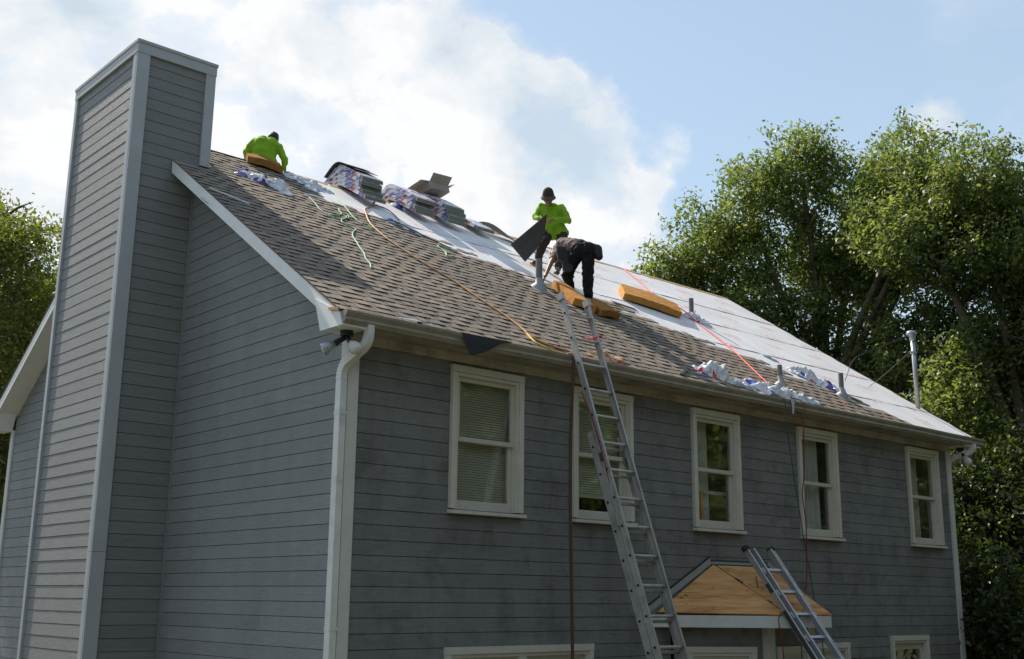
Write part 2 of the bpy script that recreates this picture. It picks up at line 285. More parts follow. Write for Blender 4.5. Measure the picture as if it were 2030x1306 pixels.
def underlay_mat():
    """pale synthetic sheet with small red print in staggered groups (UV in metres)"""
    m, nt, b = new_mat('white roof underlayment'); N = nt.nodes.new; K = nt.links.new
    uv = N('ShaderNodeUVMap'); sp = N('ShaderNodeSeparateXYZ'); K(uv.outputs[0], sp.inputs[0])
    def mth(op, a, b_=None, c=None):
        n = N('ShaderNodeMath'); n.operation = op
        for i, v in enumerate((a, b_, c)):
            if v is None: continue
            if isinstance(v, (int, float)): n.inputs[i].default_value = v
            else: K(v, n.inputs[i])
        return n.outputs[0]
    u, v = sp.outputs[0], sp.outputs[1]
    row = mth('FLOOR', mth('DIVIDE', v, .62)); uu = mth('ADD', u, mth('MULTIPLY', row, .53))
    fu = mth('MODULO', uu, 1.15); fv = mth('MODULO', v, .62)
    inu = mth('MULTIPLY', mth('GREATER_THAN', fu, .2), mth('LESS_THAN', fu, .62)); inv_ = mth('MULTIPLY', mth('GREATER_THAN', fv, .2), mth('LESS_THAN', fv, .40))
    line = mth('LESS_THAN', mth('MODULO', fv, .072), .034)
    mp = N('ShaderNodeMapping'); mp.inputs['Scale'].default_value = (42, 9, 1); K(uv.outputs[0], mp.inputs[0])
    nz = N('ShaderNodeTexNoise'); nz.inputs['Scale'].default_value = 1; nz.inputs['Detail'].default_value = 1; K(mp.outputs[0], nz.inputs['Vector'])
    pr = mth('MULTIPLY', mth('MULTIPLY', mth('MULTIPLY', inu, inv_), line), mth('GREATER_THAN', nz.outputs[0], .48))
    n2 = N('ShaderNodeTexNoise'); n2.inputs['Scale'].default_value = 1.6; n2.inputs['Detail'].default_value = 6; K(uv.outputs[0], n2.inputs['Vector'])
    rp = N('ShaderNodeValToRGB'); e = rp.color_ramp.elements; e[0].position = .3; e[0].color = (.74, .725, .725, 1); e[1].position = .7; e[1].color = (.85, .84, .845, 1); K(n2.outputs[0], rp.inputs[0])
    mx = N('ShaderNodeMixRGB'); K(mth('MULTIPLY', pr, .8), mx.inputs[0]); K(rp.outputs[0], mx.inputs[1]); mx.inputs[2].default_value = (.62, .16, .15, 1)
    K(mx.outputs[0], b.inputs['Base Color']); b.inputs['Roughness'].default_value = .6
    n3 = N('ShaderNodeTexNoise'); n3.inputs['Scale'].default_value = 3; n3.inputs['Detail'].default_value = 4; K(uv.outputs[0], n3.inputs['Vector'])
    bp = N('ShaderNodeBump'); bp.inputs['Strength'].default_value = .25; bp.inputs['Distance'].default_value = .02; K(n3.outputs[0], bp.inputs['Height']); K(bp.outputs[0], b.inputs['Normal'])
    return m
M['underlay'] = underlay_mat()

def ply_mat():
    m, nt, b = new_mat('raw plywood'); N = nt.nodes.new; K = nt.links.new
    tc = N('ShaderNodeTexCoord'); mp = N('ShaderNodeMapping'); mp.inputs['Scale'].default_value = (.7, .7, 7); K(tc.outputs['Object'], mp.inputs[0])
    w = N('ShaderNodeTexNoise'); w.inputs['Scale'].default_value = 2.2; w.inputs['Detail'].default_value = 7; w.inputs['Distortion'].default_value = 1.1; K(mp.outputs[0], w.inputs['Vector'])
    rp = N('ShaderNodeValToRGB'); e = rp.color_ramp.elements; e[0].position = .3; e[0].color = (.42, .17, .05, 1); e[1].position = .68; e[1].color = (.76, .43, .18, 1); k = e.new(.48); k.color = (.64, .31, .105, 1); K(w.outputs[0], rp.inputs[0])
    mp2 = N('ShaderNodeMapping'); mp2.inputs['Scale'].default_value = (3.2, 3.2, 6.5); K(tc.outputs['Object'], mp2.inputs[0])
    vo = N('ShaderNodeTexVoronoi'); vo.inputs['Scale'].default_value = 1.6; K(mp2.outputs[0], vo.inputs['Vector'])
    kn = N('ShaderNodeMapRange'); kn.inputs[1].default_value = .07; kn.inputs[2].default_value = .16; kn.inputs[3].default_value = .8; kn.inputs[4].default_value = 0; K(vo.outputs['Distance'], kn.inputs[0])
    mx = N('ShaderNodeMixRGB'); K(kn.outputs[0], mx.inputs[0]); K(rp.outputs[0], mx.inputs[1]); mx.inputs[2].default_value = (.07, .03, .015, 1)
    K(mx.outputs[0], b.inputs['Base Color']); b.inputs['Roughness'].default_value = .75
    return m
M['ply'] = ply_mat()

def print_mat(name, base, cols, scale, rough=.28, stretch=(1, 1, 1), trans=0.0):
    """plastic film with flat printed patches (irregular cells)"""
    m, nt, b = new_mat(name); N = nt.nodes.new; K = nt.links.new
    tc = N('ShaderNodeTexCoord'); mp = N('ShaderNodeMapping'); mp.inputs['Scale'].default_value = stretch; K(tc.outputs['Object'], mp.inputs[0])
    vo = N('ShaderNodeTexVoronoi'); vo.inputs['Scale'].default_value = scale; vo.inputs['Randomness'].default_value = .9; K(mp.outputs[0], vo.inputs['Vector'])
    sp = N('ShaderNodeSeparateColor'); K(vo.outputs['Color'], sp.inputs[0])
    rp = N('ShaderNodeValToRGB'); rp.color_ramp.interpolation = 'CONSTANT'; e = rp.color_ramp.elements; e[0].position = 0; e[0].color = (*base, 1); e[1].position = .999; e[1].color = (*base, 1)
    for pos, c in cols: k = e.new(pos); k.color = (*c, 1)
    K(sp.outputs[0], rp.inputs[0]); K(rp.outputs[0], b.inputs['Base Color']); b.inputs['Roughness'].default_value = rough
    if trans:
        b.inputs['Transmission Weight'].default_value = 0
    return m
WH = (.72, .72, .74)
M['wrap'] = print_mat('white shingle wrap with purple print', WH, [(.40, (.13, .10, .30)), (.58, (.52, .51, .62)), (.74, (.22, .19, .42)), (.84, (.70, .70, .73)), (.93, (.55, .12, .10)), (.95, WH)], 8, .35, (1.5, 1.0, 3.2))
M['wrap_loose'] = print_mat('loose plastic wrap', (.70, .71, .74), [(.50, (.60, .62, .68)), (.66, (.07, .09, .36)), (.78, (.72, .72, .75)), (.90, (.62, .06, .06)), (.95, WH)], 6, .22)
M['wrap_purple'] = print_mat('loose wrap with purple print', (.70, .71, .76), [(.30, (.055, .03, .17)), (.62, (.13, .09, .33)), (.74, (.72, .72, .76)), (.90, (.60, .05, .05)), (.94, WH)], 4.5, .22)
M['wrap_red'] = print_mat('loose wrap with red and blue print', (.68, .68, .70), [(.34, (.58, .045, .055)), (.60, (.70, .70, .72)), (.72, (.03, .07, .34)), (.86, WH)], 6, .22)
M['wrap_clear'] = print_mat('thin pale plastic wrap', (.56, .60, .66), [(.5, (.50, .54, .60)), (.8, (.62, .65, .70))], 5, .2)
M['wrap_gold'] = print_mat('torn kraft wrapper', (.62, .36, .18), [(.4, (.72, .50, .30)), (.7, (.5, .12, .08))], 7, .35)

def leaf_mat(name, c0, c1, c2, trans=.42):
    m, nt, b = new_mat(name); N = nt.nodes.new; K = nt.links.new; out = nt.nodes['Material Output']
    at = N('ShaderNodeAttribute'); at.attribute_name = 'leaf_tone'
    rp = N('ShaderNodeValToRGB'); e = rp.color_ramp.elements; e[0].position = 0; e[0].color = (*c0, 1); e[1].position = 1; e[1].color = (*c2, 1); k = e.new(.5); k.color = (*c1, 1); K(at.outputs['Fac'], rp.inputs[0])
    K(rp.outputs[0], b.inputs['Base Color']); b.inputs['Roughness'].default_value = .46; b.inputs['Specular IOR Level'].default_value = .6
    tl = N('ShaderNodeBsdfTranslucent'); hs = N('ShaderNodeHueSaturation'); hs.inputs['Hue'].default_value = .49; hs.inputs['Saturation'].default_value = 1.25; hs.inputs['Value'].default_value = 2.0; K(rp.outputs[0], hs.inputs['Color']); K(hs.outputs[0], tl.inputs[0])
    mx = N('ShaderNodeMixShader'); mx.inputs[0].default_value = trans; K(b.outputs[0], mx.inputs[1]); K(tl.outputs[0], mx.inputs[2]); K(mx.outputs[0], out.inputs[0])
    return m
M['leaf_a'] = leaf_mat('oak leaves', (.062, .094, .034), (.108, .146, .048), (.185, .21, .08), .52)
M['leaf_b'] = leaf_mat('dark leaves with shade', (.022, .038, .012), (.036, .056, .016), (.07, .085, .022), .35)  # dark green, with the low tree's shade put into the leaf colour
M['leaf_c'] = leaf_mat('yellow green leaves', (.060, .09, .026), (.10, .13, .034), (.17, .18, .05), .45)
M['grass'] = mat('lawn', (.085, .085, .05), .95, .35, 1.2, .6, 30)
# ------------------------------------------------------------------ ground
def ground():
    n = 70; ext = 700.0; vs = []; fs = []
    ax = [math.copysign(abs(t) ** 2.6, t) * ext for t in np.linspace(-1, 1, n)]
    for j in range(n):
        for i in range(n):
            x, y = ax[i], ax[j]; t = min(max((-y - 3.5) / 5.5, 0), 1); z = 1.3 * t * t * (3 - 2 * t)
            if abs(x) + abs(y) > 30: z += noise.noise((x * .02, y * .02, 0)) * 1.2
            vs.append((x, y, z))
    for j in range(n - 1):
        for i in range(n - 1): fs.append((j * n + i, j * n + i + 1, (j + 1) * n + i + 1, (j + 1) * n + i))
    o = MB().add(vs, fs).build('ground', M['grass'], smooth=True); tag(o, kind='structure')
ground()

# ------------------------------------------------------------------ the house
L, B, XR, OX = 11.42, 9.216, 11.885, 0.304
EY, ZE, PITCH = 0.259, 5.471, 0.673
CS = 1 / math.sqrt(1 + PITCH ** 2); SN = PITCH * CS
RY = B / 2; RZ = ZE + PITCH * (RY + EY); SL = (RY + EY) / CS
CY1, CY2, CD, CXR, CZ = 3.615, 5.548, 0.846, 0.167, 9.488
def rp(x, s, h=0.0): return Vector((x, -EY + s * CS - h * SN, ZE + s * SN + h * CS))
RN = Vector((0, -SN, CS)); RS = Vector((0, CS, SN))
house = empty('house'); tag(house, 'grey lap sided two storey house with its front roof half stripped to white underlayment', 'house')

def clip_poly(poly, a, b, c):
    o = []
    for i in range(len(poly)):
        p, q = poly[i], poly[(i + 1) % len(poly)]; dp = a * p[0] + b * p[1] - c; dq = a * q[0] + b * q[1] - c
        if dp <= 0: o.append(p)
        if dp * dq < 0: t = dp / (dp - dq); o.append((p[0] + (q[0] - p[0]) * t, p[1] + (q[1] - p[1]) * t))
    return o
def row_cells(u0, u1, zb, zt, openings):
    """bands of a row and the stretches of each band outside the openings"""
    zs = sorted({zb, zt} | {z for o in openings for z in (o[2], o[3]) if zb + .004 < z < zt - .004}); cells = []
    for a, b in zip(zs[:-1], zs[1:]):
        iv = [(u0, u1)]
        for (p, q, r, t) in openings:
            if t <= a + .003 or r >= b - .003: continue
            iv = [k for (x, y) in iv for k in ((x, min(y, p)), (max(x, q), y)) if k[1] - k[0] > .004]
        cells.append([(x, y, a, b) for x, y in iv])
    return cells
EXPO, PHASE = 0.14125, 4.54289
rng = random.Random(5)
def siding(parent, region, openings, z0, z1, mp, m, joints=(), name='siding_board', one=False):
    u0 = min(p[0] for p in region); u1 = max(p[0] for p in region)
    k = math.floor((z0 - PHASE) / EXPO); mb_all = MB(); nb = 0
    while PHASE + k * EXPO < z1 - .01:
        zb = PHASE + k * EXPO + .004; zt = zb + EXPO - .0065; cells = row_cells(u0, u1, max(zb, z0), min(zt, z1), openings)
        for (jk, ju) in joints:
            if jk == k: cells = [[c2 for c in band for c2 in ([(c[0], ju - .0015, c[2], c[3]), (ju + .0015, c[1], c[2], c[3])] if c[0] < ju < c[1] else [c])] for band in cells]
        comps = []
        for band in cells:
            for c in band:
                hit = [q for q in comps if any(abs(p[3] - c[2]) < 1e-6 and p[0] < c[1] and c[0] < p[1] for p in q)]
                merged = [c] + [p for q in hit for p in q]; comps = [q for q in comps if q not in hit] + [merged]
        for comp in comps:
            mb = mb_all if one else MB(); db = .0075 + rng.uniform(-.0015, .0015); got = False
            for (a, b, c, d) in comp:
                poly = [(a, c), (b, c), (b, d), (a, d)]
                for i in range(len(region)):
                    p, q = region[i], region[(i + 1) % len(region)]; na, nb_ = (q[1] - p[1]), -(q[0] - p[0])
                    poly = clip_poly(poly, na, nb_, na * p[0] + nb_ * p[1])
                    if len(poly) < 3: break
                if len(poly) < 3: continue
                n = len(poly); got = True
                fr = [mp(u, z, .004 + (db - .004) * (zt - z) / EXPO) for u, z in poly]; bk = [mp(u, z, -.001) for u, z in poly]
                mb.add(fr + bk, [tuple(range(n))] + [(i, n + i, n + (i + 1) % n, (i + 1) % n) for i in range(n)])
            if got and not one: mb.build(name, m, parent); nb += 1
        k += 1
    if one: tag(mb_all.build(name, m, parent), kind='stuff')
    return nb
def sheathing(region_cells, mp, d0=-.10, d1=-.002, name='wall', parent=house):
    mb = MB()
    for (a, b, c, d) in region_cells:
        q = [mp(a, c, d1), mp(b, c, d1), mp(b, d, d1), mp(a, d, d1)]; r = [mp(a, c, d0), mp(b, c, d0), mp(b, d, d0), mp(a, d, d0)]
        mb.add(q + r, [(0, 1, 2, 3), (7, 6, 5, 4), (0, 4, 5, 1), (1, 5, 6, 2), (2, 6, 7, 3), (3, 7, 4, 0)])
    return mb.build(name, M['sheath'], parent)
def cells_of(u0, u1, z0, z1, op):
    zs = sorted({z0, z1} | {z for o in op for z in o[2:] if z0 < z < z1}); o = []
    for a, b in zip(zs[:-1], zs[1:]): o += [c for band in row_cells(u0, u1, a, b, op) for c in band]
    return o

# window openings on the front wall: x, width, sill, head, kind
ZT, ZB = 5.211, 3.711
WIN = [(1.226, .979, ZB, ZT, 'blind'), (2.946, .979, ZB, ZT, 'half_blind'), (5.012, .941, ZB, ZT, 'mirror'), (7.244, .941, ZB, ZT, 'curtain'), (10.084, .941, ZB, ZT, 'curtain_dark'),
       (1.22, 2.02, 1.0, 2.43, 'double'), (9.31, 1.03, 1.0, 2.43, 'open'), (7.42, .80, .35, 2.36, 'door')]
FR = lambda u, z, d: (u, -d, z)
GA = lambda u, z, d: (-d, u, z)
op_front = [(x + .006, x + w - .006, a + .006, b - .006) for x, w, a, b, k in WIN]
bay_open = [(4.55, 7.2, .0, 2.62)]
FTOP = 5.244
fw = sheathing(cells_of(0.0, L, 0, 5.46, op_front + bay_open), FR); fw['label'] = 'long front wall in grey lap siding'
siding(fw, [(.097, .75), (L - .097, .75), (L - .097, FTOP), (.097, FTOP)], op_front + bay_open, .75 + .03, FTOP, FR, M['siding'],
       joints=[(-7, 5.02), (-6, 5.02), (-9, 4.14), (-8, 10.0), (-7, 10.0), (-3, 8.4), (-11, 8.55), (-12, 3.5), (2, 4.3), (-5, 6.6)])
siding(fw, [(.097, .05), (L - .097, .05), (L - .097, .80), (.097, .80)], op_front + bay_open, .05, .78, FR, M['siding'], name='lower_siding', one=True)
# gable wall facing the camera: two stretches beside the chimney
def roof_z(y): return ZE + PITCH * (min(y, B - y) + EY)
def gable_cells(y0, y1): return [(y0, y1, 0, 5.45)]
gw = MB()
gw.prism([(-.002, .1, 0), (-.002, B, 0), (-.002, B, roof_z(B) - .05), (-.002, RY, RZ - .05), (-.002, .1, roof_z(.1) - .05)], (.10, 0, 0))
gw = gw.build('wall', M['sheath'], house); gw['label'] = 'gable end wall in grey lap siding'
RK = .17
def gz(y): return roof_z(y) - RK
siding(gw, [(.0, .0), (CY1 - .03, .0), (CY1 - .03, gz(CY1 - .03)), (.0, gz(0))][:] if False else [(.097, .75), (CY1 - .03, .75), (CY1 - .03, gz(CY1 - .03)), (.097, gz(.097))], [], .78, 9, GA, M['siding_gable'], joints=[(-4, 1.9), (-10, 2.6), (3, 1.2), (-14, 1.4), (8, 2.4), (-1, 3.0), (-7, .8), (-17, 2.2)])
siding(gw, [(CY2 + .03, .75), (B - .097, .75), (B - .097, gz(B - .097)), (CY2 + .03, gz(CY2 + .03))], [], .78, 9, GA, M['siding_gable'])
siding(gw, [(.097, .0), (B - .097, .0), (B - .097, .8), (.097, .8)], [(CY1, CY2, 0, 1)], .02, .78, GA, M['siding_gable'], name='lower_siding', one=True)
# the two walls away from the camera
bw = MB(); bw.box((0, B - .1, 0), (L, B, roof_z(B) - .05)).prism([(L - .1, 0.0, 0), (L - .1, B - .1, 0), (L - .1, B - .1, roof_z(B - .1) - .05), (L - .1, RY, RZ - .05), (L - .1, 0.0, roof_z(0) - .05)], (.10, 0, 0))
bw = bw.build('wall', M['siding'], house); bw['label'] = 'rear and far end walls'
# corner boards
def part(mb, name, m, parent=house, label=None, smooth=False):
    o = mb.build(name, M[m] if isinstance(m, str) else m, parent, smooth)
    if label: o['label'] = label
    return o
for x0, x1, ya, yb in ((-.028, .095, -.030, -.001), (L - .095, L + .028, -.030, -.001)): part(MB().box((x0, ya, 0), (x1, yb, FTOP)), 'corner_board', 'trim')
part(MB().box((-.029, -.0008, 0), (-.001, .095, 5.33)), 'corner_board', 'trim')
part(MB().box((-.029, B - .095, 0), (-.001, B + .03, 5.33)), 'corner_board', 'trim')
part(MB().box((L + .001, -.0008, 0), (L + .028, .095, 5.33)), 'corner_board', 'trim')
part(MB().box((-.022, CY1 - .032, 0), (-.001, CY1 - .001, gz(CY1))), 'corner_strip', 'siding_gable')
# frieze, soffit, fascia, gutter along the front eave
part(MB().box((.0, -.036, FTOP + .002), (L, -.001, 5.335)), 'frieze_board', 'frieze')
part(MB().box((-.275, -EY + .012, 5.337), (XR - .03, -.0015, 5.352)), 'soffit', 'eave')
part(MB().box((-.278, -EY - .004, 5.322), (XR - .028, -EY + .010, 5.445)), 'fascia_board', 'eave')
def gutter():
    prof = [(-.006, 5.452), (-.006, 5.345), (-.07, 5.336), (-.100, 5.372), (-.094, 5.395), (-.122, 5.432), (-.124, 5.454), (-.112, 5.458), (-.112, 5.448), (-.118, 5.446), (-.117, 5.434), (-.088, 5.394), (-.094, 5.373), (-.067, 5.341), (-.010, 5.349), (-.010, 5.452)]
    y0 = -EY - .002; x0, x1 = -.30, XR + .06; n = len(prof); vs = []; fs = []; xs = np.linspace(x0, x1, 26)
    for i, x in enumerate(xs):
        sag = .006 * math.sin(i * 1.3) * math.sin(i * .37)
        vs += [(x, y0 + p, z + sag * .6) for p, z in prof]
    for i in range(len(xs) - 1):
        for k in range(n): fs.append((i * n + k, i * n + (k + 1) % n, (i + 1) * n + (k + 1) % n, (i + 1) * n + k))
    outer = list(range(8)); fs += [tuple(outer), tuple(j + (len(xs) - 1) * n for j in outer[::-1])]
    return MB().add(vs, fs).build('gutter', M['gutter'], house)
gut = gutter()
def rect_pipe(pts, wx, wy, name, ribs=()):
    """rectangular downspout through points, with crimped elbows"""
    P = []; S = []
    for i, p in enumerate(pts): P.append(Vector(p)); S.append(1.0)
    vs = []; fs = []
    for i, p in enumerate(P):
        t = (P[min(i + 1, len(P) - 1)] - P[max(i - 1, 0)]).normalized()
        side = t.cross(Vector((1, .6, 0))); side = side.normalized() if side.length > .05 else Vector((0, 1, 0))
        ax = Vector((1, 0, 0)); ax = (ax - t * ax.dot(t)).normalized(); ay = t.cross(ax)
        k = 1 + (.07 if i in ribs else 0)
        for a, b in ((-1, -1), (1, -1), (1, 1), (-1, 1)): vs.append(p + ax * a * wx / 2 * k + ay * b * wy / 2 * k)
    for i in range(len(P) - 1):
        for k in range(4): fs.append((i * 4 + k, i * 4 + (k + 1) % 4, (i + 1) * 4 + (k + 1) % 4, (i + 1) * 4 + k))
    fs += [(3, 2, 1, 0), tuple(range(len(P) * 4 - 4, len(P) * 4))]
    return MB().add(vs, fs).build(name, M['downspout'], house)
top = spline([(-.005, -.315, 5.36), (-.005, -.312, 5.26), (-.012, -.27, 5.175), (-.04, -.15, 5.10), (-.066, -.05, 5.04), (-.078, -.005, 4.95), (-.078, .0, 4.84)], 6)
rect_pipe(top, .066, .082, 'downspout', ribs=set(range(19, 34, 2))); 
rect_pipe([(-.078, .0, 4.86), (-.078, .0, 4.0), (-.078, .0, .15)], .070, .086, 'downspout')
for z in (4.55, 2.6): part(MB().box((-.116, -.047, z), (-.030, .048, z + .03)), 'downspout_strap', 'downspout')
top = spline([(11.62, -.325, 5.36), (11.62, -.32, 5.29), (11.615, -.26, 5.23), (11.56, -.05, 5.16), (11.51, .04, 5.08), (11.50, .06, 4.9)], 5)
rect_pipe(top, .066, .082, 'downspout', ribs=set(range(3, 20, 2)))
rect_pipe([(11.50, .06, 4.92), (11.50, .06, .15)], .070, .086, 'downspout')
# rake boards, sloping soffit, cornice returns at both gables
def rake(x, y0, y1, name='rake_board'):
    s = 1 if x < 5 else -1
    mb = MB(); pts = [(x, y0, roof_z(y0) - .012), (x, y1, roof_z(y1) - .012), (x, y1, roof_z(y1) - RK), (x, y0, roof_z(y0) - RK)]
    return part(mb.prism(pts, (.022 * s, 0, 0)), name, 'trim_white')
rake(-OX, -EY, CY1 - .004); rake(-OX, B + EY, CY2 + .004); rake(XR - .002, -EY, RY); rake(XR - .002, B + EY, RY + .002)
for (a, b, xa, xb) in ((-.02, CY1 - .004, -OX + .022, -.002), (B + .02, CY2 + .004, -OX + .022, -.002), (0, RY, L + .002, XR - .026), (B, RY, L + .002, XR - .026)):
    pts = [(xa, a, roof_z(a) - RK + .004), (xa, b, roof_z(b) - RK + .004), (xb, b, roof_z(b) - RK + .004), (xb, a, roof_z(a) - RK + .004)]
    part(MB().prism(pts, (0, 0, .012)), 'rake_soffit', 'trim_white')
def ret(y0, sgn, xa, xb):
    q = lambda y, z: (xa, y0 + sgn * y, z)
    pts = [q(-.352 if sgn > 0 else -.352, 5.318), q(.04, 5.318), q(.165, 5.645), q(-.02, roof_z(0) - .02), q(-EY - .012, ZE - .012), q(-.275, 5.40)]
    pts = [q(-.328, 5.318), q(.04, 5.318), q(.168, 5.66), q(-EY, ZE - .014), q(-.285, 5.43)]
    return part(MB().prism(pts, (xb - xa, 0, 0)), 'cornice_return', 'trim_white')
ret(0, 1, -OX - .010, -.030); ret(B, -1, -OX - .010, -.030); ret(0, 1, L + .03, XR + .004)
part(MB().beam((-OX - .022, -.28, 5.475), (-OX - .022, -.12, 5.50), .02, .028), 'wood_sliver', 'osb')

# ------------------------------------------------------------------ roof
roof = MB()
roof.prism([(-OX + .02, -EY, ZE - .006), (-OX + .02, RY, RZ - .006), (-OX + .02, RY, RZ - .03), (-OX + .02, -EY, ZE - .03)], (XR + OX - .04, 0, 0))
roof.prism([(-OX + .02, B + EY, ZE - .006), (-OX + .02, RY + .001, RZ - .006), (-OX + .02, RY + .001, RZ - .03), (-OX + .02, B + EY, ZE - .03)], (XR + OX - .04, 0, 0))
roof = roof.build('roof', M['deck'], house)
part(MB().prism([(-OX - .008, B + EY + .01, ZE + .002), (-OX - .008, RY, RZ + .006), (-OX - .008, RY, RZ + .0), (-OX - .008, B + EY + .01, ZE - .005)], (XR + OX, 0, 0)), 'rear_shingle_field', 'shingle', roof)
SX = [(0, 9.95), (.2, 9.75), (.5, 9.4), (.9, 9.15), (1.1, 8.6), (1.6, 8.1), (1.75, 7.6), (2.0, 7.15), (2.3, 6.75), (2.6, 6.4), (2.9, 6.0), (3.02, 5.4), (3.2, 4.75), (3.5, 3.95), (3.7, 3.55), (4.0, 3.2), (4.35, 2.85), (4.55, 2.45), (4.7, 2.0), (6, 2.1)]
SXS = [a for a, b in SX]; SXX = [b for a, b in SX]
# white sheets, each lapping over the one below
LAPS = [-.01, .98, 2.17, 3.34, 4.53, SL - .06]
def sheet(k):
    s0, s1 = LAPS[k] - (.05 if k else 0), LAPS[k + 1] + .04; s1 = min(s1, SL - .05)
    X0, X1 = 0.9, XR - .045; nx, ns = 150, 8; vs = []; fs = []; uv = []
    for j in range(ns + 1):
        for i in range(nx + 1):
            x = X0 + (X1 - X0) * i / nx; s = s0 + (s1 - s0) * j / ns
            if j == 0 and k: s += .016 * noise.noise((x * 1.3, k * 7.1, 0))
            h = .004 + .0016 * k + .006 * max(0, noise.noise((x * 1.2, s * 2.2, k * 3.7))) + .004 * noise.noise((x * 5, s * 1.2, k))
            h += .004 * math.exp(-((j) / .6) ** 2) * (k > 0) +   .005 * max(0, noise.noise((x * 2.2 + 9, k * 5.0, 2))) * (j == 0) * (k > 0)
            if x > X1 - .35: h += .018 * max(0, noise.noise((s * 5, x * 2, 4))) * (x - X1 + .35) / .35
            if x < np.interp(s, SXS, SXX) - .25: h = .002
            vs.append(rp(x, s, max(h, .002))); uv.append((x, s))
    for j in range(ns):
        for i in range(nx): fs.append((j * (nx + 1) + i, j * (nx + 1) + i + 1, (j + 1) * (nx + 1) + i + 1, (j + 1) * (nx + 1) + i))
    o = MB().add(vs, fs).build('underlayment_sheet', M['underlay'], roof, True)
    ul = o.data.uv_layers.new(name='UVMap'); idx = np.array([v for f in fs for v in f]); ul.data.foreach_set('uv', np.array(uv)[idx].ravel())
for k in range(5): sheet(k)
part(MB().prism([rp(1.9, SL - .10, .004), rp(1.9, SL - .005, .004), rp(1.9, SL - .005, .020), rp(1.9, SL - .10, .018)], (XR - 1.95, 0, 0)), 'ridge_sheathing_strip', 'osb', roof)
part(MB().prism([(XR - .04, -EY, ZE), (XR + .012, -EY, ZE), (XR + .012, -EY, ZE + .014), (XR - .04, -EY, ZE + .014)], (0, RY + EY, (RY + EY) * PITCH)), 'drip_edge', 'drip', roof)
part(MB().prism([(-OX - .008, -EY, ZE - .004), (-OX + .03, -EY, ZE - .004), (-OX + .03, -EY, ZE + .003), (-OX - .008, -EY, ZE + .003)], (0, CY1 + EY - .01, (CY1 + EY - .01) * PITCH)), 'drip_edge', 'drip', roof)
# shingles: strips of one metre with proud tabs, laid from the eave up; the top edge of the finished field steps back to the left
EX = .143
def tabs_mesh(seed, length):
    rg = random.Random(seed); mb = MB(); hs = .20
    def slab(x0, x1, y0, y1, z0, z1, t0, mi):   # top surface falls from z1 at the butt to t0 at the head
        mb.add([(x0, y0, z0), (x1, y0, z0), (x1, y1, z0 - .001), (x0, y1, z0 - .001), (x0, y0, z1), (x1, y0, z1), (x1, y1, t0), (x0, y1, t0)], [(4, 5, 6, 7), (1, 2, 6, 5), (3, 0, 4, 7)], mi).add([(x0, y0, z0), (x1, y0, z0), (x1, y0, z1), (x0, y0, z1)], [(0, 1, 2, 3)], 2)
    slab(0, length, 0, hs, 0, .0045, .002, 1)
    x = -rg.uniform(0, .12)
    while x < length:
        w = rg.uniform(.11, .21); a, b = max(x, 0), min(x + w, length)
        if b - a > .015: slab(a, b, -.004 + rg.uniform(-.004, .004), hs, .0045, .0112 + rg.uniform(-.001, .0015), .003, 0)
        x += w + rg.uniform(.07, .16)
    me = bpy.data.meshes.new('shingle'); me.from_pydata(mb.v, [], mb.f); setmat(me, [M['shingle'], M['shingle_low'], M['shingle_butt']]); me.polygons.foreach_set('material_index', mb.m); me.update(); return me
variants = [tabs_mesh(100 + i, .997) for i in range(9)]
rot = Matrix((Vector((1, 0, 0)), RS, RN)).transposed()
def shingles():
    items = []; k = 0
    while (k + .5) * EX < SL:
        s = k * EX - .012; xe = np.interp(k * EX + .02, [a for a, b in SX], [b for a, b in SX]) + rng.uniform(-.12, .12)
        off = ((k * .381) % 1.0); xl = -OX - .012
        if CY1 - .02 < rp(0, s + EX).y and rp(0, s).y < CY2 + .02: xl = CXR + .004
        x = math.floor((xe - off)) + off
        x1 = xe if rng.random() < .3 else x + (1 if xe - x > .6 else 0)
        cur = x1
        while cur > xl + .02:
            a = max(cur - 1.0, xl); items.append((k, s, a, cur - a)); cur = a
        k += 1
    for (k, s, a, ln) in items:
        me = rng.choice(variants) if ln > .995 else tabs_mesh(k * 97 + int(a * 31), ln - .003)
        o = bpy.data.objects.new('shingle', me); tilt = Matrix.Rotation(-.022, 3, 'X')
        o.matrix_world = Matrix.Translation(rp(a, s, .0085)) @ (rot @ tilt).to_4x4(); link(o, roof)
    return len(items)
n_sh = shingles(); print('shingles', n_sh)
part(MB().box((-.30, -.02, 0), (1.95, .02, .006)), 'ridge_cap', 'shingle', roof).matrix_world = Matrix.Translation((0, RY, RZ + .012))

# ------------------------------------------------------------------ chimney
ch = MB(); ch.box((-CD + .02, CY1 + .02, 0), (CXR - .02, CY2 - .02, CZ - .10)); ch = ch.build('chimney', M['sheath'], house)
CHX = lambda u, z, d: (-CD + .02 - d, u, z)
CHY = lambda u, z, d: (u, CY1 + .02 - d, z)
siding(ch, [(CY1 + .10, .75), (CY2 - .06, .75), (CY2 - .06, CZ - .16), (CY1 + .10, CZ - .16)], [], .78, CZ, CHX, M['siding_stack'])
rz_at = lambda x: roof_z(CY1)
siding(ch, [(-CD + .145, .75), (CXR - .115, .75), (CXR - .115, CZ - .16), (-CD + .145, CZ - .16)], [], .78, CZ, CHY, M['siding_stack'])
siding(ch, [(CY1 + .10, .0), (CY2 - .06, .0), (CY2 - .06, .8), (CY1 + .10, .8)], [], .02, .78, CHX, M['siding_stack'], name='lower_siding', one=True)
siding(ch, [(-CD + .145, .0), (-.002, .0), (-.002, .8), (-CD + .145, .8)], [], .02, .78, CHY, M['siding_stack'], name='lower_siding', one=True)
zt = CZ - .165
def ctrim(lo, hi, m='trim_grey', name='corner_trim'): part(MB().box(lo, hi), name, m, ch)
e1 = 3.35
